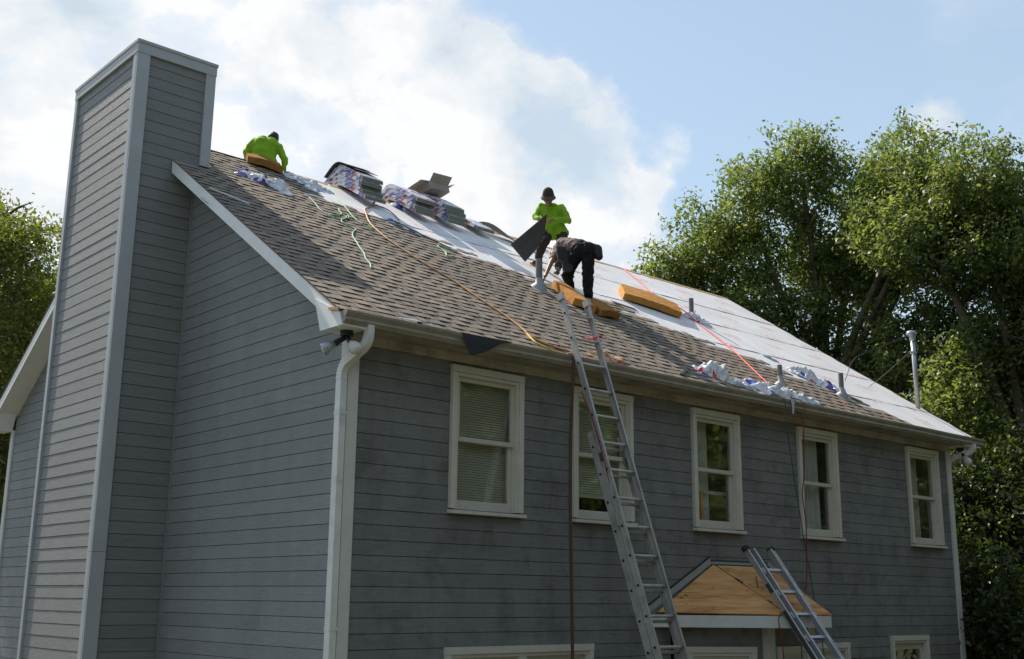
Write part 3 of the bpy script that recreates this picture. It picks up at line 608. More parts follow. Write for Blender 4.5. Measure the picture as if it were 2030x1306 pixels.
ctrim((-CD - .012, CY1 - .012, .0), (-CD + .148, CY1 + .019, e1)); ctrim((-CD - .012, CY1 - .012, e1 + .004), (-CD + .148, CY1 + .019, zt))
ctrim((-CD - .014, CY1 + .0195, .0), (-CD + .019, CY1 + .105, e1)); ctrim((-CD - .014, CY1 + .0195, e1 + .004), (-CD + .019, CY1 + .105, zt))
ctrim((-CD - .014, CY2 - .065, .0), (-CD + .019, CY2 + .012, e1 + .1)); ctrim((-CD - .014, CY2 - .065, e1 + .104), (-CD + .019, CY2 + .012, zt))
ctrim((CXR - .118, CY1 - .012, roof_z(CY1) + .015), (CXR + .012, CY1 + .019, zt))
ctrim((CXR - .019, CY1 + .0195, roof_z(CY1) + .02), (CXR + .013, CY2 + .012, zt), 'siding_stack', 'side_panel')
mb = MB(); mb.box((-CD - .018, CY1 - .018, zt + .001), (CXR + .018, CY1 + .019, CZ - .04)).box((-CD - .019, CY1 + .0195, zt + .001), (-CD + .019, CY2 + .018, CZ - .04)).box((CXR - .019, CY1 + .0195, zt + .001), (CXR + .019, CY2 + .018, CZ - .04))
part(mb, 'top_band', 'trim_grey', ch)
mb = MB(); mb.box((-CD - .028, CY1 - .028, CZ - .039), (CXR + .028, CY2 + .028, CZ)); part(mb, 'cap', 'cap', ch)
part(MB().beam((CXR + .03, CY1 + .02, roof_z(CY1 + .02) + .028), (CXR + .055, CY1 + .33, roof_z(CY1 + .33) + .03), .05, .012), 'step_flashing', 'white_strip', ch)

# ------------------------------------------------------------------ windows
def window(x, w, zb, zt, kind, loc=None, ang=0.0):
    """local frame: u to the right, -y outward, origin at the lower left outer corner of the casing"""
    W = empty('window', loc or (x, 0, zb)); W.parent = house; W.rotation_euler = (0, 0, ang); h = zt - zb; C = .062
    lift = .05 if kind != 'door' else 0
    mb = MB(); mb.box((0, -.048, lift), (C, -.001, h - C - .008)).box((w - C, -.048, lift), (w, -.001, h - C - .008)).box((-.004, -.052, h - C - .006), (w + .004, -.001, h))
    mb.box((C + .0005, -.030, lift), (C + .032, .10, h - C - .009)).box((w - C - .032, -.030, lift), (w - C - .0005, .10, h - C - .009)).box((C + .0325, -.0302, h - C - .042), (w - C - .0325, .10, h - C - .0085))
    part(mb, 'frame', 'window', W)
    mb = MB(); mb.prism([(-.012, -.085, -.002), (-.012, .10, .012), (-.012, .10, .048), (-.012, -.085, .032)], (w + .024, 0, 0)); part(mb, 'sill', 'window', W)
    a, b = C + .033, w - C - .033; z0, z1 = .05, h - C - .043
    def sash(a, b, z0, z1, y, rail_b, rail_t=.045):
        st = .045; mb = MB(); mb.box((a, y, z0), (a + st, y + .032, z1)).box((b - st, y, z0), (b, y + .032, z1)).box((a + st + .0004, y + .0008, z0), (b - st - .0004, y + .031, z0 + rail_b)).box((a + st + .0004, y + .0008, z1 - rail_t), (b - st - .0004, y + .031, z1))
        part(mb, 'sash', 'sash', W); part(MB().box((a + st, y + .013, z0 + rail_b), (b - st, y + .016, z1 - rail_t)), 'pane', 'glass', W)
    if kind in ('double', 'open', 'door'):
        if kind == 'double':
            mid = (a + b) / 2; part(MB().box((mid - .05, -.028, z0), (mid + .05, .09, z1)), 'mullion', 'window', W); sash(a, mid - .051, z0, z1, .02, .06); sash(mid + .051, b, z0, z1, .02, .06)
        else: sash(a, b, z0, z1, .03, .10 if kind == 'door' else .06, .09)
    else:
        zm = z0 + (z1 - z0) * .525
        sash(a, b, zm - .022, z1, .008, .045); sash(a + .002, b - .002, z0, zm + .020, .045, .095)
    # what stands behind the glass
    y = .115
    def slats(zlo, zhi, step=.026):
        mb = MB(); z = zhi
        while z > zlo: mb.add([(a, y - .006, z - .015), (b, y - .006, z - .015), (b, y + .006, z + .009), (a, y + .006, z + .009)], [(0, 1, 2, 3)]); z -= step
        mb.box((a, y - .01, zlo - .03), (b, y + .012, zlo - .008)); o = part(mb, 'blind', 'blind', W); o['kind'] = 'stuff'
    def drape(u0, u1, m, seed=0, amp=.018):
        n = 60; vs = []; fs = []
        for i in range(n + 1):
            u = u0 + (u1 - u0) * i / n; d = y + .05 + amp * math.sin(i * .9 + seed) + amp * .6 * math.sin(i * .37 + seed * 2)
            vs += [(u, d, z0), (u + .01 * math.sin(i * .5), d + .01, z1)]
            if i: fs.append((2 * i - 2, 2 * i, 2 * i + 1, 2 * i - 1))
        part(MB().add(vs, fs), 'curtain', m, W)
    if kind == 'blind': slats(z0 + .03, z1)
    elif kind == 'half_blind': slats(z0 + .27, z1)
    elif kind == 'double': slats(z0 + .03, z1)
    elif kind == 'bay': slats(z0 + .8, z1)
    elif kind == 'mirror':
        drape(a - .01, a + .40, 'sheer', 1); part(MB().box((a + .24, y + .02, z0), (a + .29, y + .06, z0 + .46)), 'mirror_frame', 'osb', W); part(MB().box((a + .2905, y + .02, z0 + .43), (b, y + .06, z0 + .47)), 'mirror_frame', 'trim_grey', W)
    elif kind == 'curtain': drape(a, b - .1, 'sheer', 2)
    elif kind == 'curtain_dark': drape(a + .30, a + .52, 'sheer', 3)
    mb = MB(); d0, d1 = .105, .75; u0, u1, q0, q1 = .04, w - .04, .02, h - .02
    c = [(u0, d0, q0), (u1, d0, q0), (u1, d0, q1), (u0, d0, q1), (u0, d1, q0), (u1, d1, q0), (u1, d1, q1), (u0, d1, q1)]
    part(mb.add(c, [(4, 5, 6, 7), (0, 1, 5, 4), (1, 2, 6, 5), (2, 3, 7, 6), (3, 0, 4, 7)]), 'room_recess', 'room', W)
    return W
for x, w, a, b, k in WIN: window(x, w, a, b, k)

# ------------------------------------------------------------------ bay window with its roof stripped to plywood
bay = empty('bay_window'); bay.parent = house
PA, PB, PC, PD = (4.62, 0), (5.60, -.62), (6.42, -.62), (7.25, 0)
def facet(p, q, z0, z1, m, name, d=.05, win=None):
    p = Vector((*p, 0)); q = Vector((*q, 0)); t = (q - p).normalized(); nrm = Vector((t.y, -t.x, 0)); Lq = (q - p).length
    mb = MB(); op = [win] if win else []
    for (a, b, c, dd) in cells_of(0, Lq, z0, z1, op):
        P = lambda u, z, o: p + t * u + nrm * o + Vector((0, 0, z))
        mb.add([P(a, c, 0), P(b, c, 0), P(b, dd, 0), P(a, dd, 0), P(a, c, -d), P(b, c, -d), P(b, dd, -d), P(a, dd, -d)], [(0, 1, 2, 3), (7, 6, 5, 4), (0, 4, 5, 1), (1, 5, 6, 2), (2, 6, 7, 3), (3, 7, 4, 0)])
    part(mb, name, m, bay); return p, t, nrm, Lq
for (p, q, u0, u1) in ((PA, PB, .12, .98), (PB, PC, .11, .73), (PC, PD, .10, .92)):
    p3, t, nrm, Lq = facet(p, q, .5, 2.62, 'siding', 'bay_wall', .05, (u0 + .01, u1 - .01, 1.0, 2.36))
    window(0, u1 - u0, .99, 2.375, 'bay', loc=(p3 + t * u0 + nrm * .012 + Vector((0, 0, .99))), ang=math.atan2(t.y, t.x))
for p in (PB, PC): part(MB().box((p[0] - .07, p[1] - .035, .5), (p[0] + .07, p[1] + .09, 2.6)), 'corner_post', 'window', bay)
EA, EB, EC, ED = Vector((4.20, -.002, 2.73)), Vector((5.45, -1.0, 2.73)), Vector((6.33, -1.0, 2.73)), Vector((7.55, -.002, 2.73))
TA, TB = Vector((5.37, -.012, 3.315)), Vector((6.45, -.012, 3.315))
dz = Vector((0, 0, -.135))
def band(p, q):
    t = (q - p).normalized(); n = Vector((-t.y, t.x, 0)); 
    return MB().add([p, q, q + dz, p + dz, p + n * .025, q + n * .025, q + n * .025 + dz, p + n * .025 + dz], [(0, 1, 2, 3), (7, 6, 5, 4), (0, 4, 5, 1), (1, 5, 6, 2), (2, 6, 7, 3), (3, 7, 4, 0)])
for p, q in ((EA, EB), (EB, EC), (EC, ED)): part(band(p, q), 'fascia_board', 'trim', bay)
sof = Vector((0, 0, -.12)); part(MB().prism([EA + sof, EB + sof + Vector((-.01, .03, 0)), EC + sof + Vector((.01, .03, 0)), ED + sof], (0, 0, .012)), 'soffit', 'trim', bay)
def panel(pts, name='plywood_panel'):
    pts = [Vector(p) + Vector((0, 0, .004)) for p in pts]; n = (pts[1] - pts[0]).cross(pts[2] - pts[0]).normalized()
    if n.z < 0: n = -n
    return part(MB().prism(pts, n * .014), name, 'ply', bay)
g = .004
panel([EA + Vector((.12, -.02, .02)), EB + Vector((-.01, 0, 0)), TA + Vector((-.03, -.02, -.01))]); panel([EB + Vector((g, 0, 0)), EC, TB + Vector((-.03, -.02, -.02)), TA + Vector((g + .03, -.02, -.02))]); panel([EC + Vector((g, 0, 0)), ED, TB])
# dark slots left along the hip
hip = (TA - EB); part(MB().beam(EB + hip * .60 + Vector((0, -.006, .022)), EB + hip * .70 + Vector((0, -.006, .022)), .03, .008), 'hip_gap', 'dark', bay)
part(MB().beam(EB + hip * .21 + Vector((0, -.006, .022)), EB + hip * .26 + Vector((0, -.006, .022)), .025, .008), 'hip_gap', 'dark', bay)
# wall flashing left standing round the stripped roof
def strip(p, q, w, m, y=-.021, name='wall_flashing'):
    p = Vector(p); q = Vector(q); d = (q - p).normalized(); n = Vector((-d.z, 0, d.x)); 
    part(MB().prism([(p.x, y, p.z), (q.x, y, q.z), (q.x + n.x * w, y, q.z + n.z * w), (p.x + n.x * w, y, p.z + n.z * w)], (0, .016, 0)), name, m, bay)
strip((4.12, 0, 2.72), (5.33, 0, 3.33), .085, 'lead', -.024); strip((5.331, 0, 3.325), (6.42, 0, 3.325), .035, 'lead', -.024); strip((6.425, 0, 3.33), (7.5, 0, 2.8), .07, 'lead', -.024)
strip((4.09, 0, 2.79), (5.30, 0, 3.405), .014, 'felt', -.028); strip((5.30, 0, 3.362), (6.46, 0, 3.362), .012, 'felt', -.028)
part(MB().prism([TB + Vector((-.35, -.03, .0)), TB + Vector((.03, -.05, -.03)), TB + Vector((.0, -.002, .04)), TB + Vector((-.3, -.002, .035))], (0, .004, .008)), 'torn_felt', 'felt', bay)
part(MB().box((4.40, -.10, 2.735), (4.62, -.04, 2.80)), 'flashing_scrap', 'lead', bay)

# ------------------------------------------------------------------ fixtures on the house
def pipe(x, s, ht, r, cone=True):
    P = empty('vent_pipe'); P.parent = roof.parent; b = rp(x, s, .012)
    part(MB().tube([b - Vector((0, 0, .05)), b + Vector((0, 0, ht))], r, 14), 'pipe', 'pvc', P, smooth=False)
    part(MB().tube([b + Vector((0, 0, ht + .0005)), b + Vector((0, 0, ht + .001))], r * .8, 14), 'pipe_mouth', 'dark', P)
    if cone:
        mb = MB(); n = 18; rings = []; 
        for k, (rr, hh) in enumerate(((2.9, .006), (2.6, .022), (1.7, .075), (1.12, .11), (1.05, .125))):
            cen = b.lerp(b + Vector((0, 0, .12)), k / 4)
            for i in range(n):
                a = 2 * math.pi * i / n; d = Vector((1, 0, 0)) * math.cos(a) + RS * math.sin(a)
                q = rp(x, s, hh) + d * r * rr if k < 3 else b + Vector((0, 0, hh + .02)) + Vector((math.cos(a), math.sin(a), 0)) * r * rr
                mb.v.append(tuple(q))
        for k in range(4):
            for i in range(n): mb.f.append((k * n + i, k * n + (i + 1) % n, (k + 1) * n + (i + 1) % n, (k + 1) * n + i)); mb.m.append(0)
        part(mb, 'pipe_collar', 'lead', P, smooth=True)
        w = r * 3.6; part(MB().prism([rp(x - w, s - w * 1.15, .016), rp(x + w, s - w * 1.15, .016), rp(x + w * .9, s + w * .6, .016), rp(x - w * .9, s + w * .6, .016)], RN * .003), 'flashing_plate', 'lead', P)
    return P
pipe(4.30, 2.70, .42, .046); pipe(8.14, 3.30, .33, .040, False); pipe(7.23, .56, .30, .034); pipe(8.95, .70, .36, .038)
mast = empty('service_mast'); mast.parent = house; b = rp(11.66, 1.01, .005); t = Vector((11.50, .50, 7.26))
part(MB().tube([b, t], .037, 14), 'pole', 'galv', mast, smooth=True); part(MB().ball(t + Vector((-.02, 0, .02)), .085, 12, 0, (1.25, 1, .7)).tube([t - Vector((0, 0, .10)), t + Vector((0, 0, .01))], .052, 12), 'weatherhead', 'galv', mast, smooth=True)
m = b.lerp(t, .76); part(MB().tube([m - Vector((0, 0, .02)), m + Vector((0, 0, .02))], .058, 12).box((m.x - .12, m.y - .02, m.z - .008), (m.x - .04, m.y + .02, m.z + .008)), 'clamp', 'galv', mast)
part(MB().tube(spline([t + Vector((-.08, 0, 0)), t + Vector((-.55, .25, -.24)), t + Vector((-.98, .50, -.46)), t + Vector((-1.10, .6, -.75)), t + Vector((-1.15, .65, -.95))], 5), .0055, 6), 'service_wire', 'cord_dark', mast)
part(MB().tube(spline([m + Vector((-.12, 0, 0)), m + Vector((-.35, .5, -.45)), m + Vector((-.75, 1.2, -1.0)), m + Vector((-1.1, 2.0, -1.35))], 5), .005, 6), 'service_wire', 'cord_dark', mast)
part(MB().tube(spline([t + Vector((.07, 0, -.02)), t + Vector((.22, .05, -.10)), t + Vector((.25, .05, -.2)), t + Vector((.10, .02, -.25))], 5), .007, 6), 'service_wire', 'cord_dark', mast)
part(MB().prism([(XR - .5, .2, roof_z(.2) + .012), (XR - .1, .2, roof_z(.2) + .012), (XR - .1, .45, roof_z(.45) + .012), (XR - .5, .45, roof_z(.45) + .012)], RN * .002), 'mast_flashing', 'underlay', mast) if False else None

def flood(base, d1, d2, cream):
    F = empty('floodlight'); F.parent = house; b = Vector(base)
    part(MB().tube([b, b - Vector((0, 0, .07))], .062, 14), 'mount', 'dark', F)
    for d, glassy in ((Vector(d1), True), (Vector(d2), False)):
        d.normalize(); k = b - Vector((0, 0, .075)); e = k + d * .13
        part(MB().tube([k, k + d * .06, e], [.02, .026, .03], 10), 'lamp_holder', 'dark', F)
        part(MB().tube([e, e + d * .05, e + d * .11, e + d * .125], [.03, .045, .062, .062], 14), 'lamp_cone', 'lamp_glass' if glassy else 'galv', F, smooth=True)
        part(MB().ball(e + d * (.12 if glassy else .09), .058 if glassy else .05, 14), 'bulb', 'lamp_glass', F, smooth=True)
    return F
flood((-.13, -.135, 5.337), (-.10, -.75, -.55), (-.75, .38, -.55), True); flood((11.60, -.12, 5.337), (-.25, -.6, -.7), (.8, .2, -.6), True)
lan = empty('wall_lantern'); lan.parent = house; mb = MB(); mb.box((8.26, -.03, 1.95), (8.36, -.015, 2.15)).tube([(8.31, -.03, 2.1), (8.31, -.13, 2.14)], .012, 6).tube([(8.31, -.13, 2.14), (8.31, -.13, 2.12), (8.31, -.13, 2.07)], [.015, .03, .075], 8)
part(mb, 'bracket', 'dark', lan)
mb = MB(); 
for i in range(6): a = i * math.pi / 3; mb.beam((8.31 + .07 * math.cos(a), -.13 + .07 * math.sin(a), 2.07), (8.31 + .05 * math.cos(a), -.13 + .05 * math.sin(a), 1.87), .008, .008, (1, 0, 0))
part(mb, 'cage', 'dark', lan); part(MB().tube([(8.31, -.13, 2.06), (8.31, -.13, 1.88)], [.06, .042], 8), 'pane', 'lamp_glass', lan); part(MB().tube([(8.31, -.13, 1.875), (8.31, -.13, 1.85)], .055, 8), 'base', 'dark', lan)
# ------------------------------------------------------------------ ladders
def extension_ladder():
    t0 = Vector((2.597, -.465, 5.365)); di = Vector((.029, -math.cos(R(72.2)), -math.sin(R(72.2)))).normalized(); W = .37; nx = Vector((1, 0, 0)); nn = di.cross(nx).normalized()
    if nn.y > 0: nn = -nn                              # nn points away from the wall
    root = empty('extension_ladder', (2.9, -2.2, 0)); tag(root, 'tall aluminium extension ladder standing against the gutter by the second window', 'ladder')
    inv = Matrix.Translation(-root.location)
    def P(mb, name, m, lab=None):
        mb.v = [tuple(Vector(v) - root.location) for v in mb.v]; o = part(mb, name, m, root)
        if lab: o['label'] = lab
        return o
    bot = (0.01 - t0.z) / di.z
    def rail(x, a, b, back, w=.028, d=.072, out=1):
        o = t0 + nx * x + nn * back; mb = MB()
        mb.beam(o + di * a, o + di * b, .006, d, nn); k = nx * (-.011 * out)
        mb.beam(o + k + nn * (d / 2 - .003) + di * a, o + k + nn * (d / 2 - .003) + di * b, .022, .006, nn).beam(o + k - nn * (d / 2 - .003) + di * a, o + k - nn * (d / 2 - .003) + di * b, .022, .006, nn)
        P(mb, 'rail', 'alu')
    fly0, fly1 = -.80, 3.6; base0 = .80
    rail(-.020, fly0, fly1, 0.02, out=-1); rail(W + .020, fly0, fly1, 0.02, out=1)
    rail(-.050, base0, bot - .05, -.055, out=-1); rail(W + .050, base0, bot - .05, -.055, out=1)
    for x in (-.020, W + .020): P(MB().beam(t0 + nx * x + nn * .02 + di * (fly0 - .03), t0 + nx * x + nn * .02 + di * (fly0 + .05), .045, .085, nn), 'rail_cap', 'alu')
    n = 0
    for k in range(-2, 12):
        o = t0 + di * (.3048 * k + .02) + nn * .02; P(MB().tube([o - nx * .02, o + nx * (W + .02)], .017, 8), 'rung', 'alu')
        for x in (-.024, ): P(MB().tube([o + nx * x, o + nx * (x - .006)], .014, 8), 'rung_end', 'rubber')
    k = 3
    while True:
        a = .3048 * k + .05
        if a > bot - .15: break
        o = t0 + di * a - nn * .055
        if k > 2: P(MB().tube([o - nx * .05, o + nx * (W + .05)], .017, 8), 'rung', 'alu'); P(MB().tube([o - nx * .054, o - nx * .060], .014, 8), 'rung_end', 'rubber')
        k += 1
    for x in (-.05, W + .05):
        o = t0 + nx * x - nn * .055 + di * (bot - .06); P(MB().box((o.x - .03, o.y - .06, 0.0), (o.x + .03, o.y + .06, .05)), 'foot', 'rubber')
    for x in (-.03, W + .03):
        o = t0 + nx * x + di * 1.05 - nn * .02; P(MB().beam(o, o + di * .09, .02, .07, nn), 'rung_lock', 'alu_dark')
    pts = [t0 + nx * (-.07) + nn * (.00 + .02 * math.sin(i)) + nx * (.012 * math.sin(i * 1.7) + .022 * i) + di * (.35 + .36 * i) for i in range(7)]
    P(MB().tube(spline(pts, 5), .007, 6), 'hauling_rope', 'cord_darkred')
    o1 = t0 + nx * (W + .02) + nn * .02 + di * (-.36); P(MB().tube(spline([o1 + Vector((-.03, .02, .0)), o1 + Vector((.035, -.05, .015)), o1 + Vector((.045, .05, .0)), o1 + Vector((-.04, .04, -.02)), o1 + Vector((-.30, .05, -.05))], 6), .010, 6), 'tie_rope', 'rope_red')
extension_ladder()
def bay_ladder():
    root = empty('folding_ladder', (5.6, -2.6, 0)); tag(root, 'short multi position aluminium ladder leaning on the bay roof', 'ladder')
    t0 = Vector((5.405, -.696, 3.237)); di = Vector((.03, -math.cos(R(55.1)), -math.sin(R(55.1)))).normalized(); W = .40; nx = Vector((1, 0, 0)); nn = di.cross(nx).normalized()
    if nn.y > 0: nn = -nn
    bot = (0.02 - t0.z) / di.z
    def P(mb, name, m): mb.v = [tuple(Vector(v) - root.location) for v in mb.v]; return part(mb, name, m, root)
    for x, a, b, back, m in ((-.05, -.31, bot, .0, 'alu'), (W + .06, -.33, bot, .0, 'alu'), (.03, -.29, 2.0, .028, 'galv'), (W - .03, -.29, 2.0, .028, 'galv')):
        o = t0 + nx * x + nn * back; P(MB().beam(o + di * a, o + di * b, .026, .066, nn), 'rail', m)
    P(MB().beam(t0 + nx * -.05 + di * .55 + nx * -.0145, t0 + nx * -.05 + di * 2.2 + nx * -.0145, .003, .05, nn), 'label_strip', 'alu_dark')
    P(MB().beam(t0 + nx * -.05 + di * .18 + nx * -.0145, t0 + nx * -.05 + di * .30 + nx * -.0145, .003, .05, nn), 'label_strip', 'alu_dark')
    for x in (-.05, W + .06): o = t0 + nx * x + di * -.34; P(MB().tube([o, o + di * .05], .047, 12), 'end_cap', 'rubber'); P(MB().tube([o - di * .002, o - di * .004], .040, 12), 'cap_face', 'foam_brown')
    k = 0
    while .3048 * k < bot - .2:
        o = t0 + di * .3048 * k + nn * .012; P(MB().obox(o + nx * W / 2, nx * (W / 2 + .045), nn * .022, di * .016), 'rung', 'galv')
        for x in (-.01, W + .02): P(MB().obox(o + nx * x + di * .02, nx * .014, nn * .03, di * .04), 'rung_bracket', 'alu')
        k += 1
    for x in (-.05, W + .06): o = t0 + nx * x + di * (bot - .04); P(MB().box((o.x - .03, o.y - .05, 0), (o.x + .03, o.y + .05, .05)), 'foot', 'rubber')
bay_ladder()

# ------------------------------------------------------------------ shingle bundles straddling the ridge
def bend(x, w, lo, hi, dep, thick, seed, half=.42):
    """a bundle bent over the ridge: cross-section follows both slopes with a rounded crown"""
    rg = random.Random(seed); n = 18; top = []; bot = []
    for i in range(n + 1):
        t = -half - dep + (2 * half + dep) * i / n                 # along the slope, negative = front slope
        y = RY + t * CS; drop = PITCH * (math.sqrt((t * CS) ** 2 + .012) - .11) * .93
        bot.append((y, RZ + .03 - drop + lo)); top.append((y, RZ + .03 - drop + hi))
    return top, bot
def bundle(x, w, level, seed, mlabel, group, dep=.42, thick=.058, sk=0.0, wrapm='wrap'):
    rg = random.Random(seed); lo = level * (thick + .007); hi = lo + thick
    dx = rg.uniform(-.03, .03) + sk; dd = dep + rg.uniform(-.06, .06)
    top, bot = bend(x, w, lo, hi, dd, thick, seed); n = len(top)
    loc = Vector((x, RY, RZ + lo)); root = empty('shingle_bundle', loc); tag(root, mlabel, 'shingle bundle', group)
    def solid(x0, x1, i0, i1, off, name, m):
        mb = MB(); k = i1 - i0 + 1
        pr = [(y, z + off) for y, z in top[i0:i1 + 1]] + [(y, z - off * .3) for y, z in bot[i0:i1 + 1]][::-1]
        if off: pr = [(y, z + off) for y, z in top[i0:i1 + 1]] + [(y, z - .001) for y, z in bot[i0:i1 + 1]][::-1]
        m2 = len(pr); vs = [(x0, y, z) for y, z in pr] + [(x1, y, z) for y, z in pr]
        fs = [tuple(range(m2 - 1, -1, -1)), tuple(range(m2, 2 * m2))] + [(i, (i + 1) % m2, m2 + (i + 1) % m2, m2 + i) for i in range(m2)]
        # split the end caps into quads for the bent outline
        fs = fs[2:] + [(i, i + 1, 2 * k - 2 - i, 2 * k - 1 - i) for i in range(k - 1)] + [(m2 + i, m2 + i + 1, m2 + 2 * k - 2 - i, m2 + 2 * k - 1 - i) for i in range(k - 1)]
        mb.add([tuple(Vector(v) - loc) for v in vs], fs); part(mb, name, m, root)
    solid(x + dx, x + dx + w, 0, n - 1, 0, 'shingle_block', 'bundle_edge')
    for i, (y, z) in enumerate([(0, .3), (0, .62)]):
        a = Vector((x + dx - .002, bot[0][0] - .0015, bot[0][1] + thick * z)); mb = MB().box((a.x - loc.x + .003, a.y - loc.y - .001, a.z - loc.z), (a.x - loc.x + w, a.y - loc.y + .003, a.z - loc.z + .004)); part(mb, 'shingle_edge_gap', 'bundle_dark', root)
    solid(x + dx - .004, x + dx + w * .995 + .004, 1, n - 1, .004, 'wrapper', wrapm)
    return root
stacks = [(2.70, 5, 'stack nearest the seated worker', .42), (3.60, 4, 'middle stack on the ridge', .48), (4.23, 4, 'stack under the open carton', .45)]
nth = ['bottom', 'second from the bottom', 'third from the bottom', 'fourth from the bottom', 'top']
for si, (x, cnt, where, dep) in enumerate(stacks):
    for k in range(cnt):
        lab = '%s bundle of wrapped shingles in the %s' % ('topmost' if k == cnt - 1 else nth[k], where)
        bundle(x, .36, k, 40 + si * 10 + k, lab, 'wrapped shingle bundles stacked over the ridge', dep - .02 * k, sk=.012 * math.sin(si * 3 + k * 2))
bundle(4.86, .34, 0, 99, 'single wrapped shingle bundle lying on the ridge beside the curled felt', 'wrapped shingle bundles stacked over the ridge', .40, wrapm='wrap')
def loose(name, pts, thick, m, label, cat, group=None, n=None):
    """a stiff sheet: polygon rows of 3D points, given thickness"""
    r = len(pts); c = len(pts[0]); P = [Vector(p) for row in pts for p in row]; nr = (P[1] - P[0]).cross(P[c] - P[0]).normalized() * thick
    vs = P + [p + nr for p in P]; q = r * c; fs = []
    for j in range(r - 1):
        for i in range(c - 1): a = (j * c + i, j * c + i + 1, (j + 1) * c + i + 1, (j + 1) * c + i); fs += [a, tuple(k + q for k in a[::-1])]
    edge = [i for i in range(c)] + [j * c + c - 1 for j in range(1, r)] + [(r - 1) * c + i for i in range(c - 2, -1, -1)] + [j * c for j in range(r - 2, 0, -1)]
    for i in range(len(edge)): a, b = edge[i], edge[(i + 1) % len(edge)]; fs.append((a, b, b + q, a + q))
    cen = sum(P, Vector()) / len(P); o = MB().add([tuple(v - cen) for v in vs], fs).build(name, M[m]); o.location = cen; return tag(o, label, cat, group)
zt_ = RZ + .03 + 5 * .065
def over(x0, x1, z, dep, name, lab, m='bundle_dark', skew=0.0, lift=.02):
    rows = []
    for i in range(9):
        t = -dep + 2 * dep * i / 8; y = RY - .02 + t * CS; dz = z - PITCH * .92 * (math.sqrt((t * CS) ** 2 + .012) - .11) + lift * abs(i - 4) / 4
        rows.append([(x0 + skew * i / 8, y, dz), (x1 + skew * i / 8, y, dz)])
    return loose(name, rows, .006, m, lab, 'shingle')
over(2.62, 3.02, zt_ + .012, .40, 'loose_shingle', 'upper loose dark shingle lying on top of the stack nearest the seated worker', skew=.03, lift=.015)
over(2.72, 3.10, zt_ + .002, .52, 'loose_shingle', 'lower loose dark shingle overhanging the stack nearest the seated worker', skew=-.02, lift=.008)
def carton():
    z = RZ + .03 + 4 * .065 + .012; root = empty('open_carton', (4.42, RY - .05, z)); tag(root, 'open grey brown cardboard carton with flaps up on the shingle stack', 'carton')
    a = R(8); ca, sa = math.cos(a), math.sin(a); w, d, h, t = .21, .18, .115, .006
    def wall(cx, cy, sx, sy, z0, z1): return MB().box((cx - sx, cy - sy, z0), (cx + sx, cy + sy, z1))
    for nm, mb in (('side', wall(0, -d, w, t / 2, 0, h)), ('side', wall(0, d, w, t / 2, 0, h)), ('side', wall(-w, 0, t / 2, d - t, 0, h)), ('side', wall(w, 0, t / 2, d - t, 0, h)), ('bottom', wall(0, 0, w - t, d - t, .001, .008))): o = part(mb, nm, 'card', root)
    for p, q, e in (((-w, -d, h + .001), (w, -d, h + .001), (0, -.12, .09)), ((-w, d, h + .001), (w, d, h + .001), (0, .12, .08)), ((-w - .001, -d, h + .001), (-w - .001, d, h + .001), (-.19, 0, -.015)), ((w + .001, -d, h + .001), (w + .001, d, h + .001), (.17, 0, .06))):
        p = Vector(p); q = Vector(q); e = Vector(e); part(MB().prism([p, q, q + e, p + e], (q - p).cross(e).normalized() * .005), 'flap', 'card', root)
    root.rotation_euler = (R(-14), R(-6), a)
carton()
# felt curling off the ridge beside the standing worker
rows = []
for i in range(13):
    t = i / 12; x = 5.12 + 1.0 * t; s = SL - .05 - .62 * t + .1 * math.sin(t * 3); h = .05 + .15 * math.sin(math.pi * min(t * 1.5, 1)) * (1 - t)
    rows.append([rp(x, s + .08, h * .4 + .01), rp(x + .02, s - .08, h + .012), rp(x + .02, s - .24, h * .6 + .012)])
loose('curled_felt', rows, .005, 'shingle_low', 'strip of brown felt curling off the ridge beside the standing worker', 'felt')
loose('felt_strip', [[rp(6.25, 5.52, .02), rp(6.25, 5.40, .02)], [rp(6.62, 5.47, .03), rp(6.62, 5.40, .025)]], .006, 'bundle_edge', 'small grey shingle offcut near the ridge behind the bending worker', 'shingle')

# ------------------------------------------------------------------ crumpled plastic wrappers
def crumple(name, x, s, ln, wd, ht, ang, m, label, cat, seed, nx=40, ny=22, dy=0.0, edge_drop=0.0, kind_group='plastic shingle wrappers dropped on the roof'):
    vs = []; fs = []; ca, sa = math.cos(ang), math.sin(ang)
    for j in range(ny + 1):
        for i in range(nx + 1):
            u = i / nx - .5; v = j / ny - .5; k = max(0, 1 - (2 * abs(u)) ** 3) * max(0, 1 - (2 * abs(v)) ** 3)
            p = Vector((u * 6.0 * ln / .5, v * 6.0 * wd / .5, seed * 3.1))
            f = .25 + noise.noise(p * .5) * .7 + abs(noise.noise(p * 1.1)) * .7 + abs(noise.noise(p * 2.3)) * .22
            uu = u * ln * (1 + .35 * noise.noise((v * 4, seed, 1))) + .05 * noise.noise(p * 1.2 + Vector((5, 0, 0))); vv = v * wd * (1 + .6 * noise.noise((u * 4, seed, 7))) + .05 * noise.noise(p * 1.2 + Vector((0, 9, 0)))
            h = .012 + ht * k * max(f, .05) * .72 + .012 * k * abs(noise.noise(p * 5))
            q = rp(x + uu * ca - vv * sa, s + uu * sa + vv * ca, h)
            if edge_drop: q.z -= edge_drop * max(0, -(s + uu * sa + vv * ca) - .05) * 2
            vs.append(q)
    for j in range(ny):
        for i in range(nx): fs.append((j * (nx + 1) + i, j * (nx + 1) + i + 1, (j + 1) * (nx + 1) + i + 1, (j + 1) * (nx + 1) + i))
    cen = rp(x, s, 0); o = MB().add([tuple(v - cen) for v in vs], fs).build(name, M[m], None, True); o.location = cen
    return tag(o, label, cat, kind_group)
